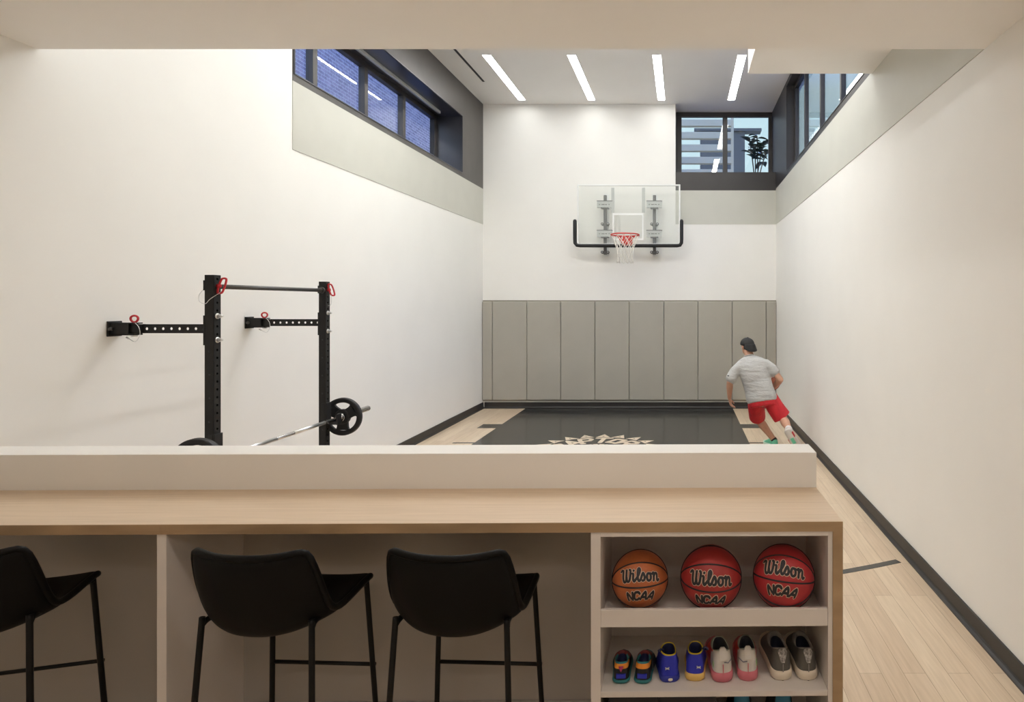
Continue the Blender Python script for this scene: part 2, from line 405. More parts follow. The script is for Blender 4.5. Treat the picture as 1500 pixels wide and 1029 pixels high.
ed = [YR0 + .05] + mull + [YR1 - .09]
for a, c in zip(ed, ed[1:]): part(MB().box(1.862, 1.87, a + (.03 if a in mull else 0), c - (.03 if c in mull else 0), ZB + .05, ZT2 - .07), 'pane', M['glass'], w2)
w3 = struct(empty('window_3', (.8, YW, ZW0)))
part(MB().box(XW0 + t, XR - t, YW, YW + .07, ZC - .09, ZC).box(XW0 + t, XR - t, YW, YW + .07, ZW0, ZW0 + .06).box(XW0 + t, -.02, YW, YW + .07, ZW0 + .06, ZC - .09).box(1.64, XR - t, YW, YW + .07, ZW0 + .06, ZC - .09), 'window_frame', M['frame'], w3, bevel=.004)
part(MB().box(.765, .855, YW, YW + .07, ZW0 + .06, ZC - .09), 'mullion', M['frame'], w3, bevel=.004)
for a, c in ((-.02, .765), (.855, 1.64)): part(MB().box(a, c, YW + .03, YW + .038, ZW0 + .06, ZC - .09), 'pane', M['glass'], w3)

# ---------------------------------------------------------------- outside, at grade level behind the clerestory windows
struct(MB().box(-9, -4.17, 0, 28, 3.8, 4.0).box(XR + .21, 12, 0, 20, 3.8, 4.0).box(-4.17, XR + .21, YB + .62, 20, 3.8, 4.0).build('ground', M['paving']))
bw = MB().box(-8.2, -7.9, 2.5, 27, 4.0, 12.5).build('brick_wall', M['brick'])
tag(bw, 'brick wall of the house outside the long dark left window', 'wall')
ls = thing('louvre_screen', 'grey screen of horizontal slats outside the back window', 'screen', (.2, 14, 4.0))
for x0, x1 in ((-.62, -.55), (1.10, 1.16)): part(MB().box(x0, x1, 13.96, 14.04, 4.0, 6.5), 'screen_post', M['slat'], ls)
for i in range(9):
    z = 6.02 - .283 * (i - 1)
    part(MB().box(-.55, 1.10, 13.93, 14.07, z - .075, z + .075), 'slat', M['slat'], ls, bevel=.006)
tag(MB().box(.46, 1.62, 16.0, 16.3, 4.0, 6.40).box(.3, 2.05, 15.95, 16.3, 6.40, 6.47).build('garden_wall', M['slate']), 'slate blue garden wall beyond the slatted screen', 'wall')
random.seed(4)
def leaf(mb, p, d, ln, wd_, up=Vector((0, 0, 1)), mi=0):
    d = d.normalized(); sd = d.cross(up)
    if sd.length < .1: sd = Vector((1, 0, 0))
    sd.normalize(); nr = sd.cross(d); vs_ = []
    K = 6
    for k in range(K + 1):
        q = k / K; ww = wd_ * math.sin(PI * min(1, q ** .8)) * .5 + .001; c = p + d * ln * q - Vector((0, 0, 1)) * ln * .25 * q * q
        vs_ += [c - sd * ww + nr * ww * .35, c, c + sd * ww + nr * ww * .35]
    fs = []
    for k in range(K):
        for j in range(2): fs.append((k * 3 + j, k * 3 + j + 1, k * 3 + j + 4, k * 3 + j + 3))
    mb.add(vs_, fs, mi, True)
pl = thing('rubber_plant', 'dark broad leaved rubber plant outside the back window', 'plant', (1.42, 12.6, 4.0))
part(MB().lathe([(.10, 0), (.15, .01), (.19, .30), (.17, .30), (.16, .27), (.0005, .27)], (1.42, 12.6, 4.0), n=24), 'planter', M['pot'], pl)
tips = [W(1098, 205, 12.55), W(1109, 199, 12.6), W(1119, 207, 12.65), W(1123, 222, 12.6), W(1106, 216, 12.5)]
stem = MB()
lv = MB()
for tp in tips:
    b0 = Vector((1.52, 12.6, 4.26)) + Vector((random.uniform(-.04, .04), 0, 0)); mid = b0.lerp(tp, .55) + Vector((0, 0, .06))
    pts = catmull([tuple(b0), tuple(mid), tuple(tp)], 5); stem.tube(pts, .012, 7)
    for k in range(8):
        p = Vector(pts[min(len(pts) - 1, 6 + k * 5 // 8)]); a = random.uniform(0, 2 * PI)
        leaf(lv, p, Vector((math.cos(a), math.sin(a) * .7, random.uniform(-.1, .7))), random.uniform(.20, .32), random.uniform(.11, .17))
part(stem, 'stem', M['bark'], pl); part(lv, 'foliage', M['leaf'], pl, solid=.002)
fe = thing('garden_fern', 'green fern fronds outside the nearest pane of the dark left window', 'plant', (-5.2, 8.4, 4.0))
fb = MB()
for k in range(26):
    a = random.uniform(0, 2 * PI); leaf(fb, Vector((-5.2, 8.4, 4.05)) + Vector((0, 0, random.uniform(0, .55))), Vector((math.cos(a), math.sin(a), random.uniform(.4, 1.3))), random.uniform(.3, .55), random.uniform(.05, .1))
part(fb, 'frond', M['fern'], fe, solid=.003); part(MB().tube([(-5.2, 8.4, 4.0), (-5.2, 8.4, 4.65)], .02, 8), 'stem', M['bark'], fe)

# ---------------------------------------------------------------- ceiling lights and vent
LX = [(-2.875, 'outermost linear ceiling light beside the slot vent'), (-1.63, 'linear ceiling light, second from the slot vent'),
      (-.38, 'linear ceiling light, third from the slot vent'), (.87, 'linear ceiling light next to the white bulkhead')]
def clight(x, y0, y1, label, group, lm='lamp'):
    r = thing('ceiling_light', label, 'ceiling light', (x, (y0 + y1) / 2, ZC), group)
    hw = .062
    part(MB().box(x - hw, x + hw, y0, y1, ZC - .006, ZC - .001), 'diffuser', M[lm], r)
    part(MB().box(x - hw - .006, x - hw, y0 - .006, y1 + .006, ZC - .008, ZC).box(x + hw, x + hw + .006, y0 - .006, y1 + .006, ZC - .008, ZC)
         .box(x - hw, x + hw, y0 - .006, y0, ZC - .008, ZC).box(x - hw, x + hw, y1, y1 + .006, ZC - .008, ZC), 'trim_ring', M['alu'], r)
for x, lb in LX: clight(x, 9.0, 11.0, lb, 'linear ceiling lights over the hoop', 'lampdim')
for x, lb in LX: clight(x, 6.0, 8.0, 'linear ceiling light over mid court, hidden above the low soffit', 'linear ceiling lights over mid court')
for x, lb in LX[1:3]: clight(x, 3.8, 5.2, 'linear ceiling light just past the low soffit, hidden above it', 'linear ceiling lights past the soffit', 'lampmid')
sv = thing('slot_vent', 'thin black slot air vent in the white ceiling', 'vent', (-3.27, 8.5, ZC))
part(MB().box(-3.288, -3.252, 6.5, 10.1, ZC - .004, ZC), 'slot', M['dark'], sv)
for x in (-1.3, -.1, 1.0):  # unseen warm lamps added to brighten the counter side of the room
    for y in (-.9, 1.1):
        d = thing('fill_light', 'unseen added warm downlight in the low ceiling behind the counter', 'ceiling light', (x, y, ZS), 'added fill lights in the low ceiling')
        part(MB().lathe([(.0005, -.004), (.09, -.004), (.09, -.001), (.0005, -.001)], (x, y, ZS), n=24), 'diffuser', M['lampfill'], d)
        part(MB().torusprof([(.09, 0), (.105, 0), (.105, -.006), (.09, -.006)], (x, y, ZS), 'Z', 24), 'trim_ring', M['alu'], d)

# ---------------------------------------------------------------- court markings (parts of the floor)
zp = .0015
lane = MB().box(-2.87, .915, 6.38, YB - .034, 0, zp)
for sx, x0, x1 in ((-1, -3.17, -2.87), (1, .915, 1.215)):
    for y0, y1 in ((9.46, 9.77), (8.44, 8.49), (7.50, 7.55), (6.62, 6.67)): lane.box(x0, x1, y0, y1, 0, zp)
part(lane, 'lane_paint', M['lane'], floor)
HX, HY = -.975, 10.4
arc = MB()
K = 90; pts = []
for k in range(K + 1):
    a = R(180 + 180 * k / K)
    p = (HX + 6.36 * math.cos(a), HY + 6.36 * math.sin(a))
    if XL + .04 < p[0] < XR - .04: pts.append(a)
for a0, a1 in zip(pts, pts[1:]):
    q = [(HX + r * math.cos(a), HY + r * math.sin(a)) for a, r in ((a0, 6.33), (a1, 6.33), (a1, 6.39), (a0, 6.39))]
    arc.prism(q, lambda u, v, d: Vector((u, v, d)), 0, zp)
part(arc, 'three_point_line', M['lane'], floor)
LC = (-1.144, 8.12)
lg = MB()
def polar(r, deg): a = R(deg); return (LC[0] + r * math.sin(a), LC[1] + r * math.cos(a))
FZ = [0]
def flat(poly, z0, z1, mi=0):
    FZ[0] += 1; z1 += FZ[0] * 3e-6; lg.prism(poly, lambda u, v, d: Vector((u, v, d)), z0, z1, mi)
for k in range(-6, 7):
    a = k * 18.4
    flat([polar(.695, a - 8.4), polar(.70, a), polar(.695, a + 8.4), polar(.89, a + k * .5)], zp, .0025)
    flat([polar(.745, a - 1.6 + k * .1), polar(.745, a + 1.6 + k * .1), polar(.775, a + k * .15)], .0025, .0032, 1)
LET = {'R': [[(0, 0), (0, 1), (.5, 1), (.68, .8), (.5, .52), (0, .52)], [(.35, .5), (.7, 0)]],
       'A': [[(0, 0), (.38, 1), (.76, 0)], [(.16, .34), (.6, .34)]],
       'P': [[(.05, 0), (.05, 1), (.55, 1), (.7, .75), (.55, .48), (.05, .48)]],
       'T': [[(0, 1), (.75, 1)], [(.37, 1), (.37, 0)]],
       'O': [[(.1, .1), (.1, .9), (.62, .9), (.62, .1), (.1, .1)]],
       'S': [[(.66, .88), (.3, 1), (.06, .78), (.6, .3), (.4, 0), (0, .12)]]}
def onarc(x, y, ang, hgt=.27, r0=.36):
    s_ = hgt; xx = (x - .37 + .12 * y) * s_ * .98; r = r0 + y * hgt
    a = R(ang); return (LC[0] + r * math.sin(a) + xx * math.cos(a), LC[1] + r * math.cos(a) - xx * math.sin(a))
for ch, ang in zip('RAPTORS', (-75, -50, -25, 0, 25, 50, 75)):
    for st in LET[ch]:
        for poly in stroke(st, .24): flat([onarc(x, y, ang) for x, y in poly], zp, .0025)
flat([polar(.27, k * 15) for k in range(24)], zp, .0025)
for k in range(3): flat([polar(.26, -20 + 20 * k - 3), polar(.26, -20 + 20 * k + 3), polar(.10, -20 + 20 * k)], .0025, .003, 1)
part(lg, 'court_logo', [M['logo'], M['lane']], floor)

# ---------------------------------------------------------------- wall pads
xe = [706.3, 722.3, 772.7, 822, 872, 922, 972.6, 1022.4, 1072, 1122, 1136.9]
names = ['narrow grey wall pad in the corner by the barbell wall', 'grey wall pad, first full width one from the barbell wall', 'grey wall pad, second full width one from the barbell wall',
         'grey wall pad, third full width one from the barbell wall', 'grey wall pad below the hoop net, fourth full width one', 'grey wall pad, fifth full width one from the barbell wall',
         'grey wall pad, sixth full width one from the barbell wall', 'grey wall pad, left neighbour of the one behind the runner', 'grey wall pad directly behind the running man', 'narrow grey wall pad in the corner past the running man']
for i, lb in enumerate(names):
    x0, x1 = (xe[i] - VX) * YB / F + .003, (xe[i + 1] - VX) * YB / F - .003
    if i == 0: x0 = XL + .006
    if i == 9: x1 = XR - .006
    r = thing('wall_pad', lb, 'wall pad', ((x0 + x1) / 2, YB, .135), 'grey pads along the back wall')
    part(MB().box(x0, x1, YB - .056, YB - .012, .155, 1.955), 'cushion', M['pad'], r, bevel=.014, segs=4)
    part(MB().box(x0 - .001, x1 + .001, YB - .014, YB - .001, .137, 1.978), 'backing_board', M['padedge'], r)

# ---------------------------------------------------------------- basketball hoop
YBD = 10.95; sB = F / YBD
bx = lambda px: (px - VX) / sB
bz = lambda py: CAMZ + (VY - py) / sB
hoop = thing('basketball_hoop', 'glass basketball backboard with red rim and white net on the back wall', 'basketball hoop', (HX, YB, bz(373)))
X0, X1, Z0, Z1 = bx(845.4), bx(996.6), bz(359), bz(270.3)
part(MB().box(X0 + .02, X1 - .02, YBD, YBD + .012, Z0 + .02, Z1 - .02), 'backboard', M['boardglass'], hoop)
part(MB().box(X0, X1, YBD - .006, YBD + .03, Z1 - .026, Z1).box(X0, X1, YBD - .006, YBD + .03, Z0, Z0 + .026)
     .box(X0, X0 + .026, YBD - .006, YBD + .03, Z0 + .026, Z1 - .026).box(X1 - .026, X1, YBD - .006, YBD + .03, Z0 + .026, Z1 - .026), 'board_frame', M['alu'], hoop, bevel=.004)
tx0, tx1, tz0, tz1 = bx(897.5), bx(942.5), bz(352), bz(312.5); lw = .05
lw = .034
tg = MB().box(tx0, tx1, YBD - .003, YBD, tz1 - lw, tz1).box(tx0, tx0 + .022, YBD - .003, YBD, tz0 + .03, tz1 - lw).box(tx1 - .022, tx1, YBD - .003, YBD, tz0 + .03, tz1 - lw).box(tx0, tx1, YBD - .003, YBD, tz0, tz0 + .03)
part(tg, 'target_square', M['white'], hoop)
pad_pts = [(bx(842), bz(324)), (bx(842), bz(350)), (bx(842.3), bz(356)), (bx(845), bz(359.3)), (bx(850), bz(360)), (bx(992), bz(360)), (bx(996), bz(359.3)), (bx(998), bz(356)), (bx(998.3), bz(350)), (bx(998.3), bz(324))]
pd = MB().tube([(x, YBD + .005, z) for x, z in pad_pts], .033, 12, round_=True)
part(pd, 'edge_padding', M['rubber'], hoop)
for px in (885.4, 958.3):
    x = bx(px)
    po = part(MB().box(x - .028, x + .028, YBD + .10, YBD + .15, bz(372.5), bz(284.5)), 'support_post', M['mount'], hoop, bevel=.004)
    for py in (299.5, 342.5):
        q = bz(py); mb_ = MB().box(x - .135, x + .135, YBD + .016, YBD + .09, q - .052, q + .056).box(x - .14, x + .14, YBD + .0135, YBD + .10, q + .056, q + .07, 1).box(x - .07, x + .07, YBD + .014, YBD + .16, q - .064, q - .05, 1)
        for d0, d1 in ((-.10, -.078), (-.055, .0), (.01, .045), (.07, .092)): mb_.box(x + d0, x + d1, YBD + .0135, YBD + .02, q - .008, q + .006, 1)
        part(mb_, 'mount_bracket', [M['mountlight'], M['mount']], hoop)
    for py in (327.3, 369):
        kb = MB().box(x - .05, x + .05, YBD + .09, YBD + .29, bz(py) - .02, bz(py) + .02)
        for sx in (-1, 1): kb.lathe([(.0005, -.03), (.026, -.03), (.026, .03), (.0005, .03)], (x + sx * .052, YBD + .11, bz(py)), 'Y', 12)
        part(kb, 'wall_clamp', M['mount'], hoop, bevel=.003)
        for sx in (-1, 1): part(MB().lathe([(.0005, -.004), (.011, -.004), (.011, .004), (.0005, .004)], (x + sx * .052, YBD + .078, bz(py)), 'Y', 10), 'bolt', M['steel'], hoop)
    part(MB().box(x - .05, x + .05, YB - .02, YB - .001, bz(374) , bz(280)), 'wall_plate', M['alu'], hoop)
for px in (897.5, 942.5):
    x = bx(px); part(MB().box(x - .027, x + .027, YBD + .014, YBD + .03, bz(311.5), bz(275)), 'stiffener', M['mountlight'], hoop)
RZ = 3.085
rim = MB().tube([(HX + .238 * math.cos(2 * PI * k / 48), HY + .238 * math.sin(2 * PI * k / 48), RZ) for k in range(48)], .011, 8, closed=True)
part(rim, 'rim', M['rim'], hoop)
for k in range(12):
    a = 2 * PI * k / 12; c = Vector((HX + .238 * math.cos(a), HY + .238 * math.sin(a), RZ - .018))
    part(MB().tube([c + Vector((.014 * math.cos(q) * -math.sin(a), .014 * math.cos(q) * math.cos(a), .014 * math.sin(q))) for q in [R(180 + 30 * j) for j in range(7)]], .0035, 6), 'net_hook', M['rim'], hoop)
br = MB().prism([(-.10, 0), (-.16, 0), (-.075, -.13), (.075, -.13), (.16, 0), (.10, 0), (.05, -.08), (-.05, -.08)], lambda u, v, d: Vector((HX + u, d, RZ + v)), 10.62, 10.66)
br.box(HX - .075, HX + .075, 10.63, YBD, RZ - .14, RZ - .10).box(HX - .06, HX - .035, 10.60, YBD, RZ - .10, RZ - .01).box(HX + .035, HX + .06, 10.60, YBD, RZ - .10, RZ - .01).box(HX - .09, HX + .09, YBD - .02, YBD, RZ - .15, RZ + .02)
part(br, 'rim_bracket', M['rim'], hoop, bevel=.004)
nt_ = MB(); prof = [(0, .232), (.06, .205), (.14, .17), (.23, .142), (.33, .128), (.40, .132), (.46, .138)]
def netp(t_, a):
    d = .46 * t_; r = lerp_tab(prof, d); return Vector((HX + r * math.cos(a), HY + r * math.sin(a), RZ - .02 - d))
for sgn in (-1, 1):
    for k in range(12):
        nt_.tube([netp(j / 14, 2 * PI * k / 12 + sgn * (2 * PI / 24) * (j / 14) * 5.0) for j in range(15)], .0042, 5)
part(nt_, 'net', M['net'], hoop)

# ---------------------------------------------------------------- wall mounted rack
rack = thing('squat_rack', 'black wall mounted squat rack with red pull pins', 'squat rack', (-3.3, 4.57, 0))
UX0, UX1 = -3.05, -2.992; ZTOP = 2.109
def upright(y0):
    y1 = y0 + .06; m = MB(); n = 41; zb = .03
    m.holes((UX1, (y0 + y1) / 2, zb), (0, 0, 1), (0, 1, 0), (1, 0, 0), n, (ZTOP - zb) / n, .06, .0085, .003, 12)
    m.holes((UX0, (y0 + y1) / 2, zb), (0, 0, 1), (0, 1, 0), (-1, 0, 0), n, (ZTOP - zb) / n, .06, .0085, .003, 12)
    m.box(UX0, UX1, y0, y0 + .003, zb, ZTOP).box(UX0, UX1, y1 - .003, y1, zb, ZTOP).box(UX0, UX1, y0, y1, ZTOP - .003, ZTOP)
    m.box(UX0 - .03, UX1 + .03, y0 - .03, y1 + .03, 0, .03)
    for z0, z1 in ((2.01, 2.075), (1.66, 1.85)): m.box(UX0 - .008, UX0, y0 - .002, y1 + .002, z0, z1)
    u = part(m, 'upright', M['rack'], rack)
    for k in range(8): part(MB().lathe([(.0005, -.001), (.006, -.001), (.006, .001), (.0005, .001)], (-3.02, y0 - .001, 1.62 - .15 * k), 'Y', 10), 'peg_hole', M['dark'], u)
    # bolts through the side
    for z in (1.845, 1.692):
        bm_ = MB().lathe([(.0005, 0), (.019, 0), (.019, .004), (.0005, .004)], (UX1, y0 + .03, z), 'X', 14).lathe([(.0005, .004), (.014, .004), (.014, .016), (.0005, .016)], (UX1, y0 + .03, z), 'X', 6, smooth=False).lathe([(.0005, .016), (.008, .016), (.008, .034), (.0005, .034)], (UX1, y0 + .03, z), 'X', 10)
        part(bm_, 'bolt', M['steel'], rack)
    # arm
    am = MB(); ax0 = -3.47; cells = 8; cl = (UX0 - ax0) / cells
    za, zb2 = 1.735, 1.793
    am.holes((ax0, y0 + .027, (za + zb2) / 2), (1, 0, 0), (0, 0, 1), (0, -1, 0), cells, cl, zb2 - za, .0095, .003, 16)
    am.holes((ax0, y0 + .033, (za + zb2) / 2), (1, 0, 0), (0, 0, 1), (0, 1, 0), cells, cl, zb2 - za, .0095, .003, 16)
    am.box(ax0 - .08, UX0, y0 + .027, y0 + .033, zb2 - .003, zb2).box(ax0 - .08, UX0, y0 + .027, y0 + .033, za, za + .003).box(ax0 - .08, ax0, y0 + .01, y0 + .05, za, zb2)
    part(am, 'swing_arm', M['rack'], rack)
    bk = MB().box(XL + .001, XL + .012, y0 - .02, y0 + .08, za - .02, zb2 + .02).box(XL + .012, -3.50, y0 - .006, y0 + .066, zb2 + .002, zb2 + .010).box(XL + .012, -3.50, y0 - .006, y0 + .066, za - .012, za - .002)
    bk.box(XL + .012, XL + .13, y0 - .006, y0 + .0, za - .012, zb2 + .01).box(XL + .012, XL + .13, y0 + .06, y0 + .066, za - .012, zb2 + .01)
    part(bk, 'wall_bracket', M['rack'], rack, bevel=.003)
    part(MB().lathe([(.0005, -.022), (.010, -.02), (.012, -.012), (.012, 0), (.0005, 0)], (XL + .024, y0 - .004, (za + zb2) / 2), 'Y', 12), 'bolt', M['steelbar'], rack)
    # vertical pin with red ring handle
    px_ = -3.525; yy = y0 + .03
    ring = [(px_ + .024 * math.cos(a) * (1 + .12 * math.sin(a)), yy, zb2 + .034 + .021 * math.sin(a)) for a in [2 * PI * k / 20 for k in range(20)]]
    pn = part(MB().tube(ring, .0065, 8, closed=True).tube([(px_, yy, zb2 + .018), (px_, yy, za + .002)], .008, 8), 'pull_pin', M['red'], rack)
    cab_ = catmull([(px_ + .03, yy - .03, zb2 + .012), (px_ + .065, yy - .04, zb2 - .02), (px_ + .075, yy - .045, za - .01), (px_ + .05, yy - .045, za - .05), (px_ + .02, yy - .04, za - .045), (px_ - .02, yy - .03, za - .022)], 6)
    part(MB().tube(cab_, .0017, 6), 'tether', M['steel'], pn)
    part(MB().tube([(px_, yy - .02, za - .016), (px_, yy + .02, za - .016)], .007, 8).tube([(px_ - .025, yy - .03, za - .024), (px_ - .008, yy - .03, za - .036)], .005, 8), 'clip', M['steel'], pn)
    # side pin at the pull-up bar
    c = Vector((UX1 + .03, yy, 2.04)); tl = R(-20)
    lo = []
    for k in range(24):
        a = 2 * PI * k / 24; uu = .018 * math.cos(a); vv = .036 * (1 if math.sin(a) > 0 else -1) * min(1, abs(math.sin(a)) * 1.6) + .012 * math.sin(a)
        lo.append(c + Vector((uu * .95 + vv * (.32 if y0 < 4.5 else -.32), uu * .2, vv)))
    pn = part(MB().tube(lo, .0065, 8, closed=True).tube([(UX0 - .02, yy, 2.04), (UX1 + .022, yy, 2.04)], .008, 8).lathe([(.0005, 0), (.013, 0), (.013, .02), (.0005, .02)], (UX1, yy, 2.04), 'X', 10), 'pull_pin', M['red'], rack)
    cab_ = catmull([tuple(c + Vector((-.005, -.01, -.045))), (UX1 - .01, y0 - .016, 1.955), (UX0 + .02, y0 - .02, 1.925), (UX0 - .02, y0 - .016, 1.94), (UX0 - .035, y0 + .0, 1.98), (UX0 - .015, y0 + .015, 2.02)], 6) if y0 < 4.5 else \
        catmull([tuple(c + Vector((.012, -.02, -.045))), tuple(c + Vector((.014, -.02, -.09))), tuple(c + Vector((0, -.01, -.125))), tuple(c + Vector((-.03, .0, -.135)))], 6)
    part(MB().tube(cab_, .0017, 6), 'tether', M['steel'], pn)
    # J-shaped bar hook
    jx0, jx1 = UX1 - .012, UX1 + .012
    j = MB().box(UX1, UX1 + .010, y0 - .006, y1 + .006, .90, 1.09).box(UX1 + .010, UX1 + .085, y0 + .004, y1 - .004, .905, .935).box(UX1 + .085, UX1 + .098, y0 - .002, y1 + .002, .905, .995).box(UX1 - .03, UX1 + .0, y0 - .008, y0 - .001, .94, 1.09)
    part(j, 'bar_hook', M['rubber'], rack, bevel=.003)
upright(3.92); upright(5.15)
part(MB().tube([(-3.02, 3.975, 2.036), (-3.02, 5.155, 2.036)], .0155, 14).tube([(-3.02, 3.98, 2.036), (-3.02, 3.99, 2.036)], .026, 12).tube([(-3.02, 5.13, 2.036), (-3.02, 5.15, 2.036)], .026, 12), 'pull_up_bar', M['steelbar'], rack)

# barbell and plates
BX, BZ = -2.925, .951
bar = thing('barbell', 'chrome barbell resting across the rack hooks', 'barbell', (BX, 4.5, BZ))
part(MB().tube([(BX, 3.75, BZ), (BX, 5.25, BZ)], .014, 14), 'shaft', M['chrome'], bar)
part(MB().tube([(BX, 4.02, BZ), (BX, 4.42, BZ)], .0148, 14).tube([(BX, 4.62, BZ), (BX, 5.02, BZ)], .0148, 14), 'knurled_grip', M['steel'], bar)
for y0, y1 in ((3.29, 3.74), (5.26, 5.71)):
    part(MB().tube([(BX, y0, BZ), (BX, y1, BZ)], .0245, 16), 'sleeve', M['chrome'], bar)
for y0, y1 in ((3.735, 3.765), (5.235, 5.265)):
    part(MB().tube([(BX, y0, BZ), (BX, y1, BZ)], .038, 20), 'collar', M['chrome'], bar)
def plate(y0, y1, label, rot):
    c = (BX, 0, BZ); ro = .162; th = y1 - y0
    r = thing('weight_plate', label, 'weight plate', (BX, (y0 + y1) / 2, BZ), 'rubber plates on the barbell')
    m = MB().torusprof([(ro, y0 + .006), (ro - .006, y0), (ro - .026, y0), (ro - .038, y0 + .008), (ro - .042, (y0 + y1) / 2), (ro - .038, y1 - .008), (ro - .026, y1), (ro - .006, y1), (ro, y1 - .006)], c, 'Y', 56)
    m.torusprof([(.026, y0), (.058, y0), (.064, y0 + .006), (.064, y1 - .006), (.058, y1), (.026, y1)], c, 'Y', 40)
    for k in range(3):
        a0 = rot + 2 * PI * k / 3; poly = []
        for q, rr in ((-.56, .135), (-.46, .115), (-.50, .095), (-.85, .058), (.85, .058), (.50, .095), (.46, .115), (.56, .135)): poly.append((rr * math.cos(a0 + q), rr * math.sin(a0 + q)))
        m.prism(poly, lambda u, v, d: Vector((BX + u, d, BZ + v)), y0 + .008, y1 - .008)
    part(m, 'plate_body', M['rubber'], r, bevel=.002)
    part(MB().torusprof([(.0255, y0 - .001), (.031, y0 - .001), (.031, y1 + .001), (.0255, y1 + .001)], c, 'Y', 28), 'hub_sleeve', M['steel'], r)
plate(3.685, 3.733, 'black weight plate at the near end of the barbell, half hidden by ledge', R(30))
plate(5.268, 5.312, 'black three-grip weight plate at the far end of the barbell', R(-90))

# ---------------------------------------------------------------- counter
YC, YP, XE = 2.35, 2.784, .6125
ZCT, TH = 1.094, .038
wh = struct(MB().box(XL + .03, XE, YP, 2.954, 0, 1.252).build('wall_half', M['wall'], bevel=.003))
ct = thing('countertop', 'long oak counter with a waterfall end by the walkway', 'counter', (-1.4, 2.56, 0))
m = MB().box(XL + .03, XE, YC, YP, ZCT - TH, ZCT, 0)
part(m, 'worktop', M['oak'], ct, bevel=.0015)
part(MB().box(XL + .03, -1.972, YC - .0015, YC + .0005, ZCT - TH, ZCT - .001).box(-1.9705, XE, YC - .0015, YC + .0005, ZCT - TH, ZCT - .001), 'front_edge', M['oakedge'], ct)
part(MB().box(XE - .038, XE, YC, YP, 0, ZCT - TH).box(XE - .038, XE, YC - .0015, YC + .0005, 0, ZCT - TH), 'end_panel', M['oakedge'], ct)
part(MB().box(-1.989, -1.953, YC + .006, YP, 0, ZCT - TH), 'support_panel', M['cab'], ct, bevel=.0015)
part(MB().box(XL + .03, -1.989, YP - .012, YP - .001, .15, ZCT - TH).box(-1.953, -.35, YP - .012, YP - .001, .15, ZCT - TH).box(XL + .03, -1.989, YP - .022, YP - .001, 0, .15).box(-1.953, -.35, YP - .022, YP - .001, 0, .15), 'back_panel', M['taupe'], ct)  # face of the half wall, its shade under the worktop painted in
cb = thing('shelf_cabinet', 'white open shelf cabinet built in at the end of counter', 'cabinet', (.11, 2.56, 0))
CX0, CX1 = -.35, XE - .038; ZTC = ZCT - TH
part(MB().box(CX0, CX0 + .037, YC + .003, YP - .001, 0, ZTC), 'side_panel', M['cab'], cb, bevel=.0015)
part(MB().box(CX1 - .018, CX1, YC + .003, YP - .001, 0, ZTC), 'side_panel', M['cab'], cb, bevel=.0015)
part(MB().box(CX0 + .037, CX1 - .018, YC + .003, YP - .001, ZTC - .019, ZTC), 'top_panel', M['cab'], cb, bevel=.0015)
part(MB().box(CX0 + .037, CX1 - .018, 2.752, 2.76, .02, ZTC - .019), 'back_panel', M['cab'], cb)
ZSA, ZSB = .706, .444
part(MB().box(CX0 + .037, CX1 - .018, YC + .022, 2.752, .69, ZSA).box(CX0 + .037, CX1 - .018, YC + .006, YC + .0225, .69, .757), 'shelf', M['cab'], cb, bevel=.002)
part(MB().box(CX0 + .037, CX1 - .018, YC + .006, 2.752, .422, ZSB), 'shelf', M['cab'], cb, bevel=.002)
part(MB().box(CX0 + .037, CX1 - .018, YC + .006, 2.752, .06, .085), 'shelf', M['cab'], cb, bevel=.002)
part(MB().box(CX0 + .037, CX1 - .018, YC + .02, YC + .035, 0, .06), 'kick_board', M['cab'], cb)

SK = .0125; pv = Vector((XE, YC, 0)); RM = Matrix.Rotation(SK, 4, 'Z')
for o in (ct, cb):
    o.location = pv + RM @ (o.location - pv); o.rotation_euler = (0, 0, SK)
wh.location = pv - RM @ pv; wh.rotation_euler = (0, 0, SK)
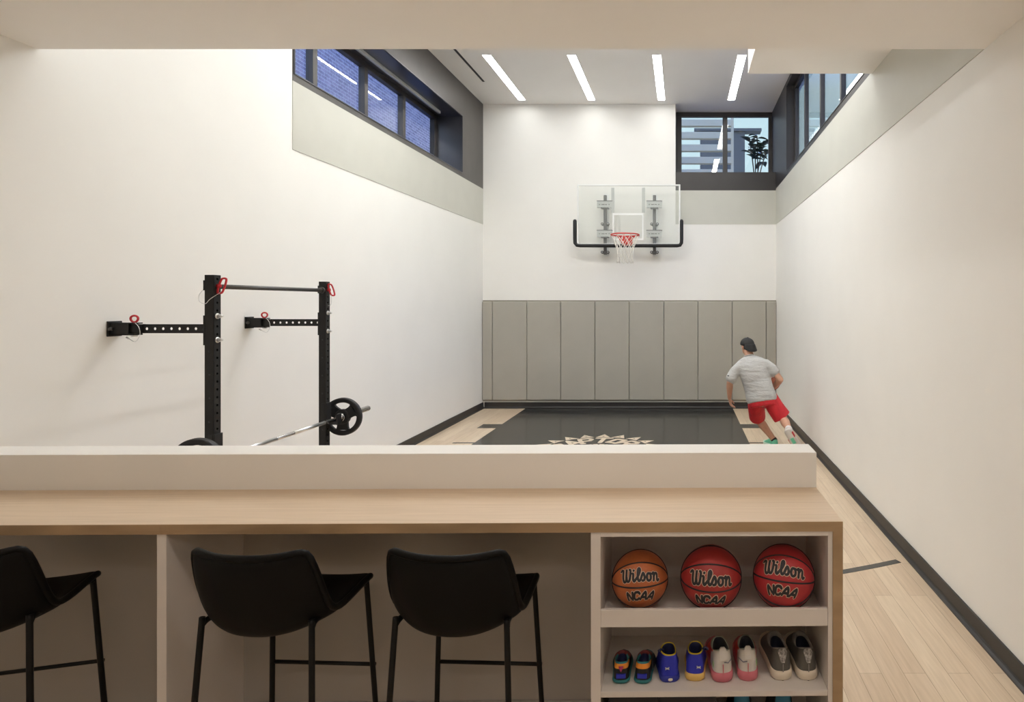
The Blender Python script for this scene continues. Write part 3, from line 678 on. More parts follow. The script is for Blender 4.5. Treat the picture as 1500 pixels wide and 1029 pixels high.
# ---------------------------------------------------------------- bar stools
def make_stool(label):
    r = thing('bar_stool', label, 'bar stool', (0, 0, 0), 'black bar stools at the counter')
    # profile of the moulded shell: centre line and edge line, from seat front to back top (y, z)
    cen = [(.225, .757), (.205, .772), (.10, .762), (-.02, .742), (-.11, .724), (-.180, .728), (-.218, .775), (-.234, .86), (-.244, .95), (-.25, 1.034)]
    edg = [(.215, .772), (.195, .786), (.10, .780), (.02, .774), (-.05, .774), (-.10, .795), (-.135, .845), (-.162, .915), (-.184, .985), (-.205, 1.050)]
    hw = [.208, .216, .222, .228, .232, .236, .237, .233, .224, .212]
    n = 12; vs_, fs = [], []
    for (cy, cz), (ey, ez), h in zip(cen, edg, hw):
        for k in range(n + 1):
            u = -1 + 2 * k / n; q = abs(u) ** 2.4; lift = 0
            vs_.append((h * u * (1 - .02 * u * u), cy + (ey - cy) * q, cz + (ez - cz) * q))
    for i in range(len(cen) - 1):
        for k in range(n): fs.append((i * (n + 1) + k, i * (n + 1) + k + 1, (i + 1) * (n + 1) + k + 1, (i + 1) * (n + 1) + k))
    m = MB(); m.add(vs_, fs, 0, True)
    sh = part(m, 'seat_shell', M['leather'], r, solid=.028, subsurf=2, local=True)
    ring = [vs_[k] for k in range(n + 1)] + [vs_[i * (n + 1) + n] for i in range(1, len(cen))] + [vs_[(len(cen) - 1) * (n + 1) + k] for k in range(n - 1, -1, -1)] + [vs_[i * (n + 1)] for i in range(len(cen) - 2, 0, -1)]
    part(MB().tube(ring, .0145, 8, closed=True), 'piping', M['leather'], sh, local=True, subsurf=1)
    for sx in (-1, 1):
        fr = catmull([(sx * .196, .02, .764), (sx * .196, .10, .762), (sx * .197, .160, .762), (sx * .200, .182, .752), (sx * .203, .187, .72), (sx * .236, .222, .008)], 5)
        part(MB().tube(fr, .0105, 10), 'leg', M['blackmetal'], r, local=True)
        rr = catmull([(sx * .196, .02, .764), (sx * .197, -.07, .768), (sx * .200, -.145, .772), (sx * .205, -.172, .760), (sx * .207, -.178, .725), (sx * .238, -.222, .008)], 5)
        part(MB().tube(rr, .0105, 10), 'leg', M['blackmetal'], r, local=True)
    part(MB().tube([(-.227, .2070, .405), (.227, .2070, .405)], .008, 10), 'footrest', M['blackmetal'], r, local=True)
    part(MB().box(-.13, .13, -.03, .08, .722, .734), 'seat_plate', M['blackmetal'], r, local=True)
    return r
st3 = make_stool('black leather bar stool beside the white shelf cabinet')
st2 = copy_tree(st3); st2['label'] = 'black leather bar stool beside the white support panel, middle of three'
st1 = copy_tree(st3); st1['label'] = 'black leather bar stool turned askew, cut off by the picture edge'
st3.location = (-.83, 2.395, 0); st2.location = (-1.532, 2.395, 0); st3.rotation_euler = st2.rotation_euler = (0, 0, R(-2.5)); st1.location = (-2.632, 2.36, 0); st1.rotation_euler = (0, 0, R(15.5))

# ---------------------------------------------------------------- basketballs
WIL = [[(-.08, 1.38), (.02, 1.52), (.2, 1.5), (.27, 1.3), (.26, .5), (.36, .12), (.56, .1), (.72, .4), (.78, 1.5)], [(.78, .6), (.82, .2), (1.0, .08), (1.2, .3), (1.32, .9), (1.33, 1.4), (1.2, 1.52)],
       [(1.62, 1.0), (1.72, .9), (1.68, .3), (1.82, .06), (2.0, .25)], [(1.76, 1.36), (1.78, 1.38)],
       [(2.05, .3), (2.42, .8), (2.62, 1.35), (2.5, 1.62), (2.34, 1.35), (2.3, .4), (2.46, .06), (2.68, .25)],
       [(2.7, .28), (3.0, 1.0), (3.2, .55), (3.14, .16), (2.92, .08)],
       [(3.85, .92), (3.62, .88), (3.5, .5), (3.62, .12), (3.85, .06), (4.05, .3), (4.02, .75), (3.85, .92), (4.1, .86)],
       [(4.3, .86), (4.46, .98), (4.48, .06)], [(4.5, .62), (4.72, .96), (4.95, .84), (4.97, .25), (5.1, .06), (5.25, .2)]]
NCA = [[(0, 0), (.12, 1), (.68, 0), (.80, 1)], [(1.72, .80), (1.55, 1), (1.22, 1), (1.06, .75), (1.0, .25), (1.12, 0), (1.45, 0), (1.64, .18)],
       [(1.84, 0), (2.42, 1), (2.66, 0)], [(2.06, .30), (2.58, .30)], [(2.88, 0), (3.46, 1), (3.70, 0)], [(3.10, .30), (3.62, .30)]]
def make_ball(loc, rad, label, mt, yaw, e, roll, text=True, outline=True):
    """Axis of the print turned by yaw about Z and lifted by e; ball centre at loc."""
    r = thing('basketball', label, 'basketball', (loc[0], loc[1], loc[2] - rad), 'basketballs on the shelf' if text else None)
    o = Vector(loc)
    # frame: f = print direction, u = right of print, v = up of print
    f = Vector((math.sin(yaw) * math.cos(e), -math.cos(yaw) * math.cos(e), math.sin(e)))
    u = Vector((math.cos(yaw), math.sin(yaw), 0)); v = u.cross(f) * -1
    q = Matrix.Rotation(roll, 3, f); u = q @ u; v = q @ v
    m = MB().ball(o, rad, 28)
    for tl in (74, 26, -22, -73):
        a = R(tl); n1 = f * math.cos(a) + v * math.sin(a)
        m.tube([o + (n1 * math.cos(2 * PI * k / 72) + u * math.sin(2 * PI * k / 72)) * rad * .9985 for k in range(72)], 0.0033 * rad / .12, 6, mi=1, closed=True)
    part(m, 'ball_cover', [mt, M['dark']], r)
    if not text: return r
    def onball(x, y, lat0, k):
        la, lo = R(lat0) + y, x
        return o + (f * math.cos(la) * math.cos(lo) + v * math.sin(la) + u * math.cos(la) * math.sin(lo)) * rad * k
    def write(strokes, sc, cx, cy, lat0, w, shear=0.):
        tx = MB()
        for s_ in strokes:
            s_ = catmull(s_, 3) if w < .32 else [((1 - j / 5) * a[0] + j / 5 * b_[0], (1 - j / 5) * a[1] + j / 5 * b_[1]) for a, b_ in zip(s_, s_[1:]) for j in range(5)] + [s_[-1]]
            for lay, (ww, k) in enumerate(((w + .15, 1.004), (w, 1.0075))):
                if lay == 0 and not outline: continue
                for poly in stroke(s_, ww):
                    tx.add([onball((x + shear * y - cx) * sc, (y - cy) * sc, lat0, k) for x, y in poly], [list(range(len(poly)))], 0 if lay else 1)
        part(tx, 'lettering', [M['dark'], col('tan print outline', (.62, .45, .33))], r)
    write(WIL, R(15.2), 2.6, .68, 0, .31)
    write([[(x, y * .82) for x, y in q] for q in NCA], R(18.5), 1.9, .41, -38, .29, .10)
    return r
bo = mat('orange basketball leather', (.46, .13, .042), .5, noise=(18, .18), bump=(260, .35, .0015))
br1 = mat('red brown basketball leather', (.36, .030, .028), .5, noise=(18, .14), bump=(260, .35, .0015))
br2 = mat('bright red basketball leather', (.42, .030, .036), .5, noise=(18, .12), bump=(260, .35, .0015))
def aim(px, py, Y): p = W(px, py, Y); return p
for px, rad, Yb, lb, mt, ee, ro in ((937.5, .111, 2.475, 'worn orange basketball, smallest of the three on the shelf', bo, 6, 2), (1041.5, .121, 2.475, 'dull red basketball in the middle of the shelf, lettering tipped low', br1, -5, -1), (1148, .121, 2.475, 'bright red basketball at the walkway end of the shelf', br2, 13, -4)):
    c = Vector(((px - VX) * Yb / F, Yb, ZSA + rad))
    d = Vector((0, 0, CAMZ)) - c
    yaw = math.atan2(d.x, -d.y); elev = math.atan2(d.z, math.hypot(d.x, d.y))
    make_ball(c, rad, lb, mt, yaw, elev + R(ee), R(ro))

# ---------------------------------------------------------------- shoes
WT = [(0, 0), (.012, .19), (.03, .28), (.06, .355), (.12, .405), (.3, .41), (.45, .43), (.6, .47), (.7, .5), (.8, .475), (.88, .40), (.94, .29), (.975, .19), (1, 0)]
def shoe_parts(Ln, Wd, H, zone, high=False, sole_h=.022, bend=0., side=.82, throat=.96, rim=(.045, .50), rw=.29, toe=.42):
    """upper and sole, heel at the origin, toe along +y; zone(s, y, z, q) picks the material slot (s > 1: inside)."""
    n = 56; outl, hts, rimp = [], [], []
    HT = [(0, 1.0), (.3, .92), (.5, .80), (.62, .66), (.75, .54), (.9, toe), (1, toe * .80)]
    for j in range(n):
        u = 2 * PI * j / n; t_ = (1 - math.cos(u)) / 2; sg = 1 if j <= n / 2 else -1
        w = lerp_tab(WT, t_) * Wd * sg; b_ = bend * math.sin(PI * t_)
        outl.append(Vector((w + b_, t_ * Ln, 0))); hts.append(lerp_tab(HT, t_) * H)
        c0, c1 = rim; v = (1 - math.cos(u)) / 2
        zr = H * (1 - (1 - side) * math.sin(PI * v) ** 1.2 + (throat - 1) * v)
        rimp.append(Vector((sg * rw * Wd * abs(math.sin(u)) ** .8 + b_, (c0 + (c1 - c0) * v) * Ln, zr)))
    rings, sv = [], []
    z0 = sole_h * .6
    for k in range(10):
        q = k / 9; ring = []
        for o_, h, r_ in zip(outl, hts, rimp):
            B = o_ + Vector((0, 0, z0)); Cc = Vector((o_.x * .97, o_.y * .985 + .004, max(h, z0)))
            ring.append(B * (1 - q) ** 2 + Cc * 2 * q * (1 - q) + r_ * q * q)
        rings.append(ring); sv.append(q)
    ctr = sum(rimp, Vector()) / n
    for q, zq, s_ in ((.96, 1.025, 1.02), (.88, 1.01, 1.1), (.82, .90, 1.2), (.80, .60, 1.5), (.80, .35, 1.8)):
        rings.append([Vector((ctr.x + (r_.x - ctr.x) * q, ctr.y + (r_.y - ctr.y) * q, r_.z * zq if zq > .7 else H * zq)) for r_ in rimp]); sv.append(s_)
    vs_ = [p_ for r_ in rings for p_ in r_]; fs, mi = [], []
    for a in range(len(rings) - 1):
        for j in range(n):
            f_ = (a * n + j, a * n + (j + 1) % n, (a + 1) * n + (j + 1) % n, (a + 1) * n + j); fs.append(f_)
            c_ = sum((vs_[k] for k in f_), Vector()) / 4
            mi.append(zone((sv[a] + sv[a + 1]) / 2, c_.y / Ln, c_.z / H, c_.x / Wd))
    fs.append(tuple((len(rings) - 1) * n + j for j in range(n))); mi.append(zone(2, .3, .3, 0))
    up = MB(); up.add(vs_, fs, mi, True)
    so = MB(); rr = []
    for z, gr in ((0, -.001), (.006, .003), (sole_h * .6, .0045), (sole_h, .0035), (sole_h + .003, .0)):
        rr.append([Vector((o_.x + (gr if o_.x > 0 else -gr) * min(1, abs(o_.x) / .01), o_.y + gr * (2 * o_.y / Ln - 1), z + .012 * max(0, (o_.y / Ln - .75) / .25) ** 2)) for o_ in outl])
    so.loft(rr, 0, True)
    return up, so
def laces(Ln, Wd, H, n=4):
    m = MB()
    for k in range(n):
        t_ = .53 + .05 * k; z = H * lerp_tab([(.5, .90), (.62, .70), (.75, .53)], t_) + .004; w = Wd * .20
        m.tube([(-w, t_ * Ln, z - .01), (0, t_ * Ln + .006, z + .002), (w, t_ * Ln, z - .01)], .0028, 6)
    return m
def place_shoe(label, px, bot, Ln, Wd, H, mats, zone, sole, rz=0., high=False, extra=None, sole_h=.022, zs=ZSB, cat='shoe', lace=None, name='sneaker', bend=0., **kw):
    s_ = (bot - VY) / (CAMZ - zs); Y = F / s_
    r = thing(name, label, cat, ((px - VX) / s_, Y, zs + .0005), None, rz)
    up, so = shoe_parts(Ln, Wd, H, zone, high, sole_h, bend, **kw)
    part(up, 'upper', mats, r, subsurf=1, local=True); part(so, 'sole', sole, r, local=True)
    if lace: part(laces(Ln, Wd, H), 'laces', lace, r, local=True)
    if extra:
        for nm, mb, mt in extra: part(mb, nm, mt, r, local=True)
    return r
# pair 1: black and teal with orange heel
c_black = col('black mesh cloth', (.012, .012, .014)); c_teal = col('teal trim', (.03, .22, .24)); c_or = col('orange heel cloth', (.75, .27, .03)); c_wine = col('wine red tongue', (.20, .03, .035))
c_navy = col('navy lining', (.02, .025, .09)); c_blue = col('royal blue cloth', (.02, .03, .42)); c_yel = col('yellow trim', (.72, .55, .03)); c_tealsole = col('dark teal sole', (.02, .16, .17))
def z1(s_, y, z, q):
    if s_ > 1.3: return 4
    if s_ > .80: return 1 if y < .46 else 3
    if y > .52: return 3 if s_ > .40 else 0
    if s_ > .42 and y < .34: return 2
    return 0
tabs = lambda H, mt: [('pull_tab', MB().box(-.012, .012, -.004, .002, H * .55, H * 1.0), mt)]
P1 = [c_black, c_teal, c_or, c_wine, c_navy, c_blue]
place_shoe('small black shoe with teal collar and orange heel, outer of its pair', 909.5, 1003, .195, .076, .078, P1, z1, c_tealsole, R(2), sole_h=.012, rim=(.05, .56), rw=.33, side=.84, throat=.92, extra=[('heel_patch', MB().box(-.018, .018, -.004, .006, .024, .038), c_blue), ('heel_tab', MB().prism([(-.009, .066), (.009, .066), (0, .046)], lambda u, v, d: Vector((u, d + .003, v)), -.004, .004), col('magenta tab', (.35, .03, .12)))])
place_shoe('small black shoe with teal collar and orange heel, next to the blue shoe', 940.5, 1003, .195, .076, .078, P1, z1, c_tealsole, R(-3), sole_h=.012, rim=(.05, .56), rw=.33, side=.84, throat=.92, extra=[('heel_patch', MB().box(-.018, .018, -.004, .006, .024, .038), c_blue), ('velcro_strap', MB().ball((.034, .085, .042), (.010, .034, .026), 10), c_black)])
# pair 2: blue with yellow collar
def z2(s_, y, z, q):
    if s_ > 1.12: return 2
    return 1 if s_ > .90 else 0
def ua(sc, y, z):
    m = MB()
    for sg in (1, -1):
        pts_ = [(sc * .8 * math.cos(R(a)), z + sg * (sc * .75 - sc * .95 * math.sin(R(a)))) for a in range(20, 161, 20)]
        for poly in stroke(pts_, sc * .35): m.prism(poly, lambda u, v, d: Vector((u, d, v)), y, y + .002)
    return m
c_gold = col('gold heel print', (.72, .48, .14)); c_cream = col('cream print', (.78, .72, .55))
def knot(x, z): return MB().tube(catmull([(x, .04, z), (x + .012, .035, z + .008), (x + .02, .045, z - .004), (x + .008, .05, z - .008)], 4), .004, 6)
place_shoe('royal blue kids shoe with yellow collar lining, paler print at heel base', 982, 1001, .17, .088, .100, [c_blue, c_yel, c_navy], z2, col('blue sole', (.02, .03, .30)), R(6), True, side=.97, throat=1.10, rim=(.08, .52), rw=.34, extra=[('emblem', ua(.0085, -.0035, .055).xform(Matrix.Translation((-.012, .004, 0))), M['white']), ('heel_print', MB().ball((0, .006, .014), (.016, .012, .010), 8), c_cream), ('lace_knot', knot(-.045, .105), c_navy)], bend=-.004)
place_shoe('royal blue kids shoe with yellow collar and gold heel base', 1017.5, 999, .17, .088, .100, [c_blue, c_yel, c_navy], z2, c_gold, R(-4), True, side=.97, throat=1.10, rim=(.08, .52), rw=.34, extra=[('emblem', ua(.0085, -.0035, .055).xform(Matrix.Translation((.016, .004, 0))), M['white']), ('lace_knot', knot(.030, .108), c_navy)], sole_h=.026)
# pair 3: white and grey with red toe and pink sole
c_wh = col('pale grey knit', (.62, .60, .56)); c_red = col('coral red knit', (.62, .06, .06)); c_pink = col('rose sole', (.60, .17, .21)); c_deep = col('dark red toe', (.24, .02, .03)); c_sage = col('sage lining', (.30, .34, .28)); c_green = col('pale green print', (.35, .55, .25))
def z3(s_, y, z, q):
    if s_ > 1.12: return 4
    if s_ > .88: return 3
    if y > .62: return 2
    if y > .32 or (s_ > .5 and y > .22): return 1
    return 0
def ext3(sg):
    return [('heel_seam', MB().box(-.0015, .0015, -.0045, .004, .032, .070), c_pink), ('side_print', MB().ball((sg * .034, .030, .058), (.004, .010, .016), 8), c_green),
            ('heel_tab', MB().prism([(-.013, .085), (.013, .085), (.013, .122), (.007, .128), (-.007, .128), (-.013, .122)], lambda u, v, d: Vector((u, d + .015 * (v / .118) ** 3, v)), -.004, .004), c_wh),
            ('stripe', MB().tube([(-sg * .004, -.002, .080), (-sg * .020, .004, .074), (-sg * .036, .022, .080)], .0018, 6), col('slate stripe', (.18, .18, .24)))]
place_shoe('pale sneaker with red toe and pink sole, beside the blue shoes', 1059.5, 1001, .25, .096, .118, [c_wh, c_red, c_deep, c_sage, M['dark']], z3, c_pink, R(5), lace=c_cream, side=.82, throat=.96, rim=(.06, .52), rw=.36, extra=ext3(-1), sole_h=.034)
place_shoe('pale sneaker with red toe and pink sole, beside the grey runners', 1096, 999, .25, .092, .118, [c_wh, c_red, c_deep, c_sage, M['dark']], z3, c_pink, R(-1), lace=c_cream, side=.82, throat=.96, rim=(.06, .52), rw=.36, extra=ext3(1), sole_h=.034)
# pair 4: grey runners with cream sole
c_gr = col('charcoal mesh', (.10, .095, .085), .7); c_gl = col('grey lining', (.25, .24, .225), .8); c_ins = col('inky insole', (.012, .014, .03)); c_solew = col('cream foam sole', (.72, .64, .52))
c_sil = col('speckled silver tab', (.27, .26, .25), .5, noise=(120, .8))
def z4(s_, y, z, q):
    if s_ > 1.3: return 2
    return 1 if s_ > .86 else 0
def ext4(): return [('heel_tab', MB().prism([(-.007, .070), (.007, .070), (.018, .108), (.012, .119), (-.012, .119), (-.018, .108)], lambda u, v, d: Vector((u, d + .015 * (v / .118) ** 3, v)), -.004, .003), c_sil), ('outsole', MB().loft([[Vector((x * .95, y, -.0003)) for x, y in [(lerp_tab(WT, q / 20) * .1, q / 20 * .275) for q in range(21)] + [(-lerp_tab(WT, q / 20) * .1, q / 20 * .275) for q in range(19, 0, -1)]], [Vector((x * 1.04, y, .007)) for x, y in [(lerp_tab(WT, q / 20) * .1, q / 20 * .275) for q in range(21)] + [(-lerp_tab(WT, q / 20) * .1, q / 20 * .275) for q in range(19, 0, -1)]]], 0, False), M['rubber']), ('heel_seam', MB().tube([(0, -.003, .036), (0, -.003, .066)], .0018, 6), c_gl)]
place_shoe('charcoal running shoe with cream sole, beside the pale sneaker', 1147, 998, .275, .096, .118, [c_gr, c_gl, c_ins], z4, c_solew, R(5), lace=c_gr, side=.80, throat=1.0, rim=(.055, .54), rw=.355, extra=ext4(), sole_h=.034)
place_shoe('charcoal running shoe with cream sole, beside the cabinet side', 1184.5, 998, .275, .096, .118, [c_gr, c_gl, c_ins], z4, c_solew, R(3), lace=c_gr, side=.80, throat=1.0, rim=(.055, .54), rw=.355, extra=ext4(), sole_h=.034)
# bottom shelf: only the tops show
def sbox(px0, px1, label):
    Yb = 2.37; s_ = F / Yb; x0, x1 = (px0 - VX) / s_, (px1 - VX) / s_
    r = thing('storage_box', label, 'box', ((x0 + x1) / 2, Yb + .15, .085))
    part(MB().box(x0, x1, Yb, Yb + .30, .0855, .375), 'box_body', col('black box board', (.012, .012, .014)), r, bevel=.004)
    part(MB().box(x0 - .0015, x1 + .0015, Yb - .002, Yb + .302, .375, .412), 'lid', col('black box lid', (.014, .014, .018)), r, bevel=.003)
sbox(892, 964, 'black box under the small black shoes, only its top showing')
sbox(966, 1048.5, 'black box under the blue kids shoes, only its top showing')
c_dblue = col('petrol blue knit', (.02, .16, .27))
def z5(s_, y, z, q):
    if s_ > 1.1: return 1
    return 0 if abs(q) < .26 else 2
for px, lb in ((1087, 'black and petrol blue high shoe below the pale sneakers, tip showing'), (1148, 'black and petrol blue high shoe below the charcoal runners, tip showing')):
    r = thing('high_top_shoe', lb, 'shoe', ((px - VX) * 2.42 / F, 2.42, .0855))
    up, so = shoe_parts(.26, .115, .335, z5, True, .03)
    part(up, 'upper', [c_dblue, M['dark'], c_black], r, subsurf=1, local=True); part(so, 'sole', c_black, r, local=True)
    part(MB().ball((0, .020, .318), (.026, .014, .022), 8), 'heel_tab', c_dblue, r, local=True)

# ---------------------------------------------------------------- running man
pr = thing('person', 'running man in grey t-shirt, red shorts and backward black cap', 'person', (1.05, 7.96, 0))
PB = MB()
def V(px, py, Y): return W(px, py, Y)
pel = V(1116, 585, 7.96); chest = V(1104, 543, 8.06); neck = V(1097.5, 522, 8.13); head = V(1095, 508, 8.20)
shL, shR = V(1081.5, 534, 8.10), V(1121, 528.5, 8.08)
elL, wrL = V(1069, 560, 8.03), V(1068.5, 583.5, 8.14)
elR, wrR = V(1143, 556.5, 7.98), V(1132.5, 568.5, 8.19)
hipL, hipR = V(1107, 588, 7.98), V(1127, 585, 7.94)
knL, anL = V(1109.5, 612.5, 8.28), V(1134, 645, 8.17)
knR, anR = V(1147, 613.5, 7.93), V(1156.5, 631, 7.58)
ax = (shR - shL).normalized(); spn = (neck - pel).normalized(); dp = spn.cross(ax).normalized()
def ring(c, a, b_): return (c, ax * a, dp * b_)
hx = (hipR - hipL).normalized()
PB.ell([(pel - spn * .10, hx * .12, dp * .09), (pel, hx * .165, dp * .115), (pel.lerp(chest, .4), hx * .15, dp * .105), (pel.lerp(chest, .75), ax * .165, dp * .115), (chest, ax * .18, dp * .12), (chest.lerp(neck, .5), ax * .150, dp * .095), (chest.lerp(neck, .85), ax * .085, dp * .07)])
PB.tube([neck - spn * .04, neck.lerp(head, .7)], [.064, .058], 14, round_=True)
fz = R(28); hf = Vector((-math.sin(fz), math.cos(fz), -.12)).normalized(); hr_ = hf.cross(Vector((0, 0, 1))).normalized(); hu = hr_.cross(hf)
H3 = Matrix((hr_, hf, hu)).transposed()
PB.ball(head + hu * .018, (.076, .096, .098), 14, M3=H3); PB.ball(head - hu * .045 + hf * .022, (.058, .070, .068), 12, M3=H3)
PB.ball(head + hf * .098 - hu * .015, (.014, .018, .022), 8, M3=H3); PB.ball(head + hf * .085 + hu * .022, (.05, .014, .010), 8, M3=H3)
PB.ball(head + hf * .086 - hu * .052, (.026, .010, .008), 8, M3=H3)
for sg in (-1, 1): PB.ball(head + hr_ * sg * .080 - hf * .004 - hu * .005, (.012, .020, .031), 8, M3=H3)
def limb(pts_, rr): PB.tube(pts_, rr, 16, round_=True)
for sh, el, wr in ((shL, elL, wrL), (shR, elR, wrR)):
    limb([sh - spn * (.035 if sh is shL else .058), sh.lerp(el, .45), el], [.048, .051, .042])
    limb([el, el.lerp(wr, .3), el.lerp(wr, .7), wr], [.041, .045, .034, .026])
for hp, kn, an in ((hipL, knL, anL), (hipR, knR, anR)):
    limb([hp, hp.lerp(kn, .4), kn], [.092, .082, .058])
    bk_ = Vector((0, -.02, 0)); limb([kn, kn.lerp(an, .3) + bk_, kn.lerp(an, .65) + bk_ * .5, an], [.055, .060, .045, .036])
# left hand hanging relaxed
def hand(wr, d, side, fwd, curl, spread=.9):
    """d along the palm, side toward the thumb, fwd the palm normal (fingers curl to it)."""
    d = d.normalized(); side = (side - d * side.dot(d)).normalized(); fwd = d.cross(side) * (1 if d.cross(side).dot(fwd) > 0 else -1)
    pc = wr + d * .048
    PB.ell([(wr - d * .01, side * .026, fwd * .018), (wr + d * .02, side * .034, fwd * .017), (wr + d * .06, side * .042, fwd * .016), (wr + d * .092, side * .040, fwd * .013)], 16)
    for k, (ln, off) in enumerate(((.070, .030), (.078, .010), (.073, -.010), (.058, -.029))):
        p0 = wr + d * (.086 - abs(off - .005) * .15) + side * off; c0 = R(curl * (1 + .12 * k)); pts_ = [p0]; ang = R(8)
        for j, fr in enumerate((.44, .32, .24)):
            ang += c0; dd = (d * math.cos(ang) + fwd * math.sin(ang) + side * off * spread * 2).normalized(); pts_.append(pts_[-1] + dd * ln * fr)
        PB.tube(pts_, [.0098, .0092, .0085, .0072], 10, round_=True)
    p0 = wr + d * .028 + side * .030
    p1 = p0 + (d * .75 + side * .62 + fwd * .30).normalized() * .034; p2 = p1 + (d * .9 + side * .22 + fwd * .42).normalized() * .030; p3 = p2 + (d * .95 + side * .05 + fwd * .45).normalized() * .022
    PB.tube([p0 - side * .012, p1, p2, p3], [.014, .0115, .0105, .008], 10, round_=True)
hand(wrL, Vector((.22, .10, -1)), Vector((.3, 1, 0)), Vector((1, -.2, 0)), 16)
bc = V(1130, 559.5, 8.36)                       # centre of the carried ball
hd = (bc + Vector((.02, .02, -.12)) - wrR); hand(wrR, (bc - wrR).normalized() * .4 + Vector((-.35, .55, -.35)), Vector((.2, .3, .9)), (bc - wrR), 20)
# feet inside the shoes
fL = Vector((-.42, .90, -.05)).normalized(); fR = Vector((.52, .12, -.84)).normalized()
limb([anL, anL + fL * .10 + Vector((0, 0, -.05)), anL + fL * .17 + Vector((0, 0, -.06))], [.038, .034, .024])
limb([anR, anR + fR * .10, anR + fR * .16], [.038, .032, .022])
body = PB.build('body', M['skin'], pr, remesh=.006, smoothit=5)
# clothing
sm = MB()
hem = pel - spn * .01
sm.ell([(hem - spn * .035, hx * .195, dp * .150), (hem + spn * .02, hx * .205, dp * .155), (pel.lerp(chest, .35), hx * .190, dp * .14), (pel.lerp(chest, .7), ax * .192, dp * .138), (chest, ax * .202, dp * .138), (chest.lerp(neck, .35), ax * .218, dp * .125), (chest.lerp(neck, .58), ax * .208, dp * .108), (chest.lerp(neck, .78), ax * .160, dp * .09), (chest.lerp(neck, .92), ax * .105, dp * .075), (chest.lerp(neck, 1.0), ax * .068, dp * .066)], 28)
for sh, el, k in ((shL, elL, .80), (shR, elR, .58)):
    inn = sh.lerp(chest, .35)
    sm.tube([inn - spn * .05, sh - spn * (.034 if sh is shL else .052), sh.lerp(el, .45), sh.lerp(el, k)], [.070, .074, .072, .077], 18, round_=True)
sh_ = sm.build('t_shirt', M['shirt'], pr, remesh=.011, smoothit=12)
part(MB().torusprof([(.072, -.006), (.078, 0), (.072, .010), (.066, .002)], (0, 0, 0), 'Z', 28).xform(Matrix.Translation(neck - spn * .002) @ Matrix((ax, dp, spn)).transposed().to_4x4()), 'collar', M['shirt'], sh_)
dL = (elL - shL).normalized(); pm = shL.lerp(elL, .66)
part(MB().box(-.014, .014, -.004, .004, -.016, .016).xform(Matrix.Translation(pm + Vector((-.062, -.050, 0))) @ Matrix.Rotation(R(-50), 4, 'Z')), 'sleeve_emblem', M['dark'], sh_, bevel=.003)
so_ = MB()
so_.ell([(pel + spn * .03, hx * .178, dp * .130), (pel - spn * .03, hx * .192, dp * .140), (pel - spn * .10, hx * .18, dp * .13)], 24)
for hp, kn, k in ((hipL, knL, .96), (hipR, knR, .93)):
    so_.tube([hp + Vector((0, 0, .02)), hp.lerp(kn, .4), hp.lerp(kn, k)], [.108, .112, .118 if hp is hipR else .110], 20)
so_.build('shorts', M['shorts'], pr, remesh=.009, smoothit=2)
cp = MB(); cc = head + hu * .030
for_ring = []
cu = (hu * math.cos(R(13)) - hf * math.sin(R(13))); cf = (hf * math.cos(R(13)) + hu * math.sin(R(13)))
for i in range(9):
    a = R(-8 + 98 * i / 8); for_ring.append((cc + cu * math.sin(a) * .090, hr_ * max(.003, math.cos(a) * .090), cf * max(.003, math.cos(a) * .110)))
cp.ell(for_ring, 24)
cap = part(cp, 'cap', M['capm'], pr)
vz = MB(); vs2 = []
for i in range(6):
    q = i / 5
    for j in range(9):
        a = R(-62 + 124 * j / 8); d = (-hf * math.cos(a) * .112 + hr_ * math.sin(a) * .092)
        vs2.append(cc - hu * .01 + d * (1 + .02 + .30 * q * max(0, math.cos(a))) - hu * (-.006 + .105 * q * math.cos(a * .9)))
vz.add(vs2, [(i * 9 + j, i * 9 + j + 1, (i + 1) * 9 + j + 1, (i + 1) * 9 + j) for i in range(5) for j in range(8)], 0, True)
part(vz, 'visor', M['capm'], cap, solid=.004)
part(MB().ball(cc + cu * .091, .008, 6), 'button', M['capm'], cap)
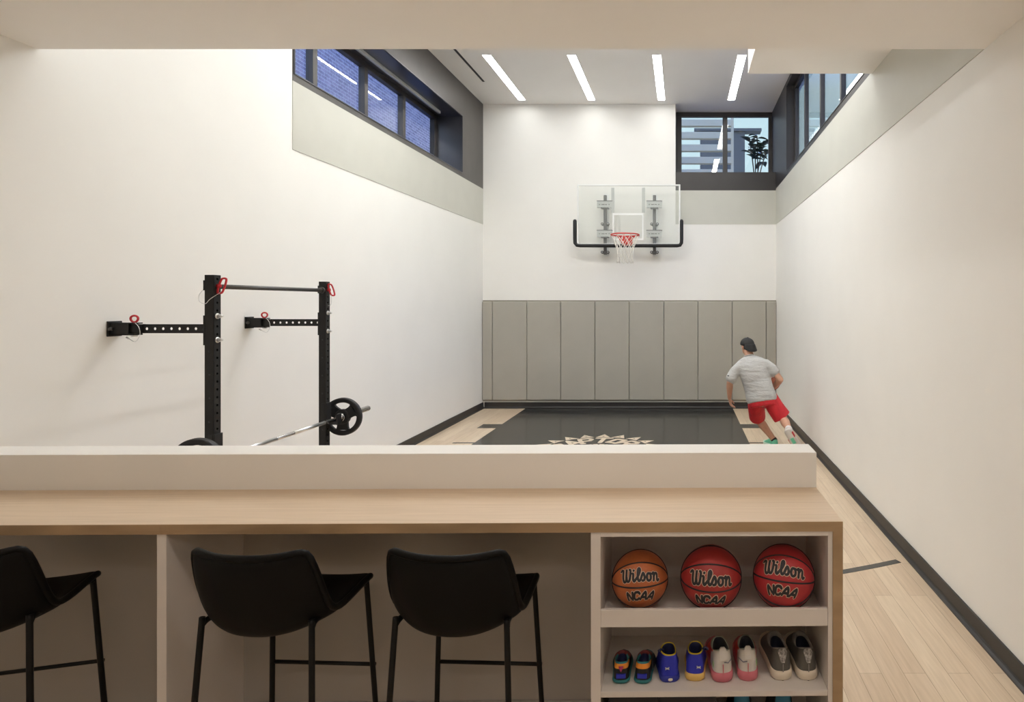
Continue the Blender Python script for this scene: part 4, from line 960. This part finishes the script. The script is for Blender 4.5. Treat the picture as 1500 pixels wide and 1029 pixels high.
for sg in (-1, 1):
    ec = head + hf * .0855 + hr_ * sg * .029 + hu * .004
    ey = part(MB().ball(ec, (.012, .008, .0045), 8, M3=H3), 'eye', col('eye white', (.75, .72, .68)), pr)
    part(MB().ball(ec + hf * .0055, (.005, .004, .005), 6, M3=H3), 'iris', M['hair'], ey)
part(MB().ball(head + hf * .0935 - hu * .052, (.020, .006, .006), 8, M3=H3), 'mouth', col('lips', (.42, .16, .13)), pr)
hb = MB().ell([(head - hu * .045 - hf * .030, hr_ * .060, hf * .066), (head - hu * .01 - hf * .010, hr_ * .079, hf * .095), (head + hu * .03, hr_ * .080, hf * .096)], 24)
part(hb, 'hair', M['hair'], pr)
def worn(an, fwd, up, mats, zone, sole, nm):
    fwd = fwd.normalized(); side = fwd.cross(up).normalized(); up = side.cross(fwd)
    T = Matrix.Translation(an - fwd * .055 - up * .085) @ Matrix((side, fwd, up)).transposed().to_4x4()
    u_, s_ = shoe_parts(.285, .108, .098, zone, False, .030)
    o = part(u_.xform(T), nm, mats, pr, subsurf=1); part(s_.xform(T), 'sole', sole, o)
    return o, T
c_mint = col('mint green knit', (.16, .62, .42)); c_palem = col('pale mint sole', (.55, .72, .62)); c_gsole = col('pale grey sole', (.60, .56, .53))
zz = lambda s_, y, z, q: 1 if s_ > 1.1 else 0
worn(anL, Vector((-.42, .90, 0)), Vector((0, 0, 1)), [c_mint, M['sock']], zz, c_palem, 'shoe')
oR, TR = worn(anR, fR, Vector((-.25, -.9, -.25)) * -1, [col('pale pink knit', (.66, .60, .58)), M['sock']], zz, c_gsole, 'shoe')
part(MB().box(-.022, .022, .12, .20, -.003, .002).box(-.03, .03, .225, .25, -.003, .004).xform(TR), 'tread_pad', c_mint, oR)
part(MB().box(.038, .050, .05, .12, -.002, .03).box(-.052, -.046, .12, .20, .0, .03).xform(TR), 'sole_flash', M['red'], oR)
for an, kn in ((anR, knR), (anL, knL)):
    d = (kn - an).normalized(); part(MB().tube([an - d * .02, an + d * .02, an + d * (.06 if an is anR else .02)], [.040, .042, .043], 16), 'sock', M['sock'] if an is anR else M['capm'], pr)
bl = make_ball(bc, .119, 'brown basketball carried in the running man\'s hand', mat('brown basketball leather', (.34, .085, .04), .5, noise=(18, .15)), 0, 0, R(35), text=False)
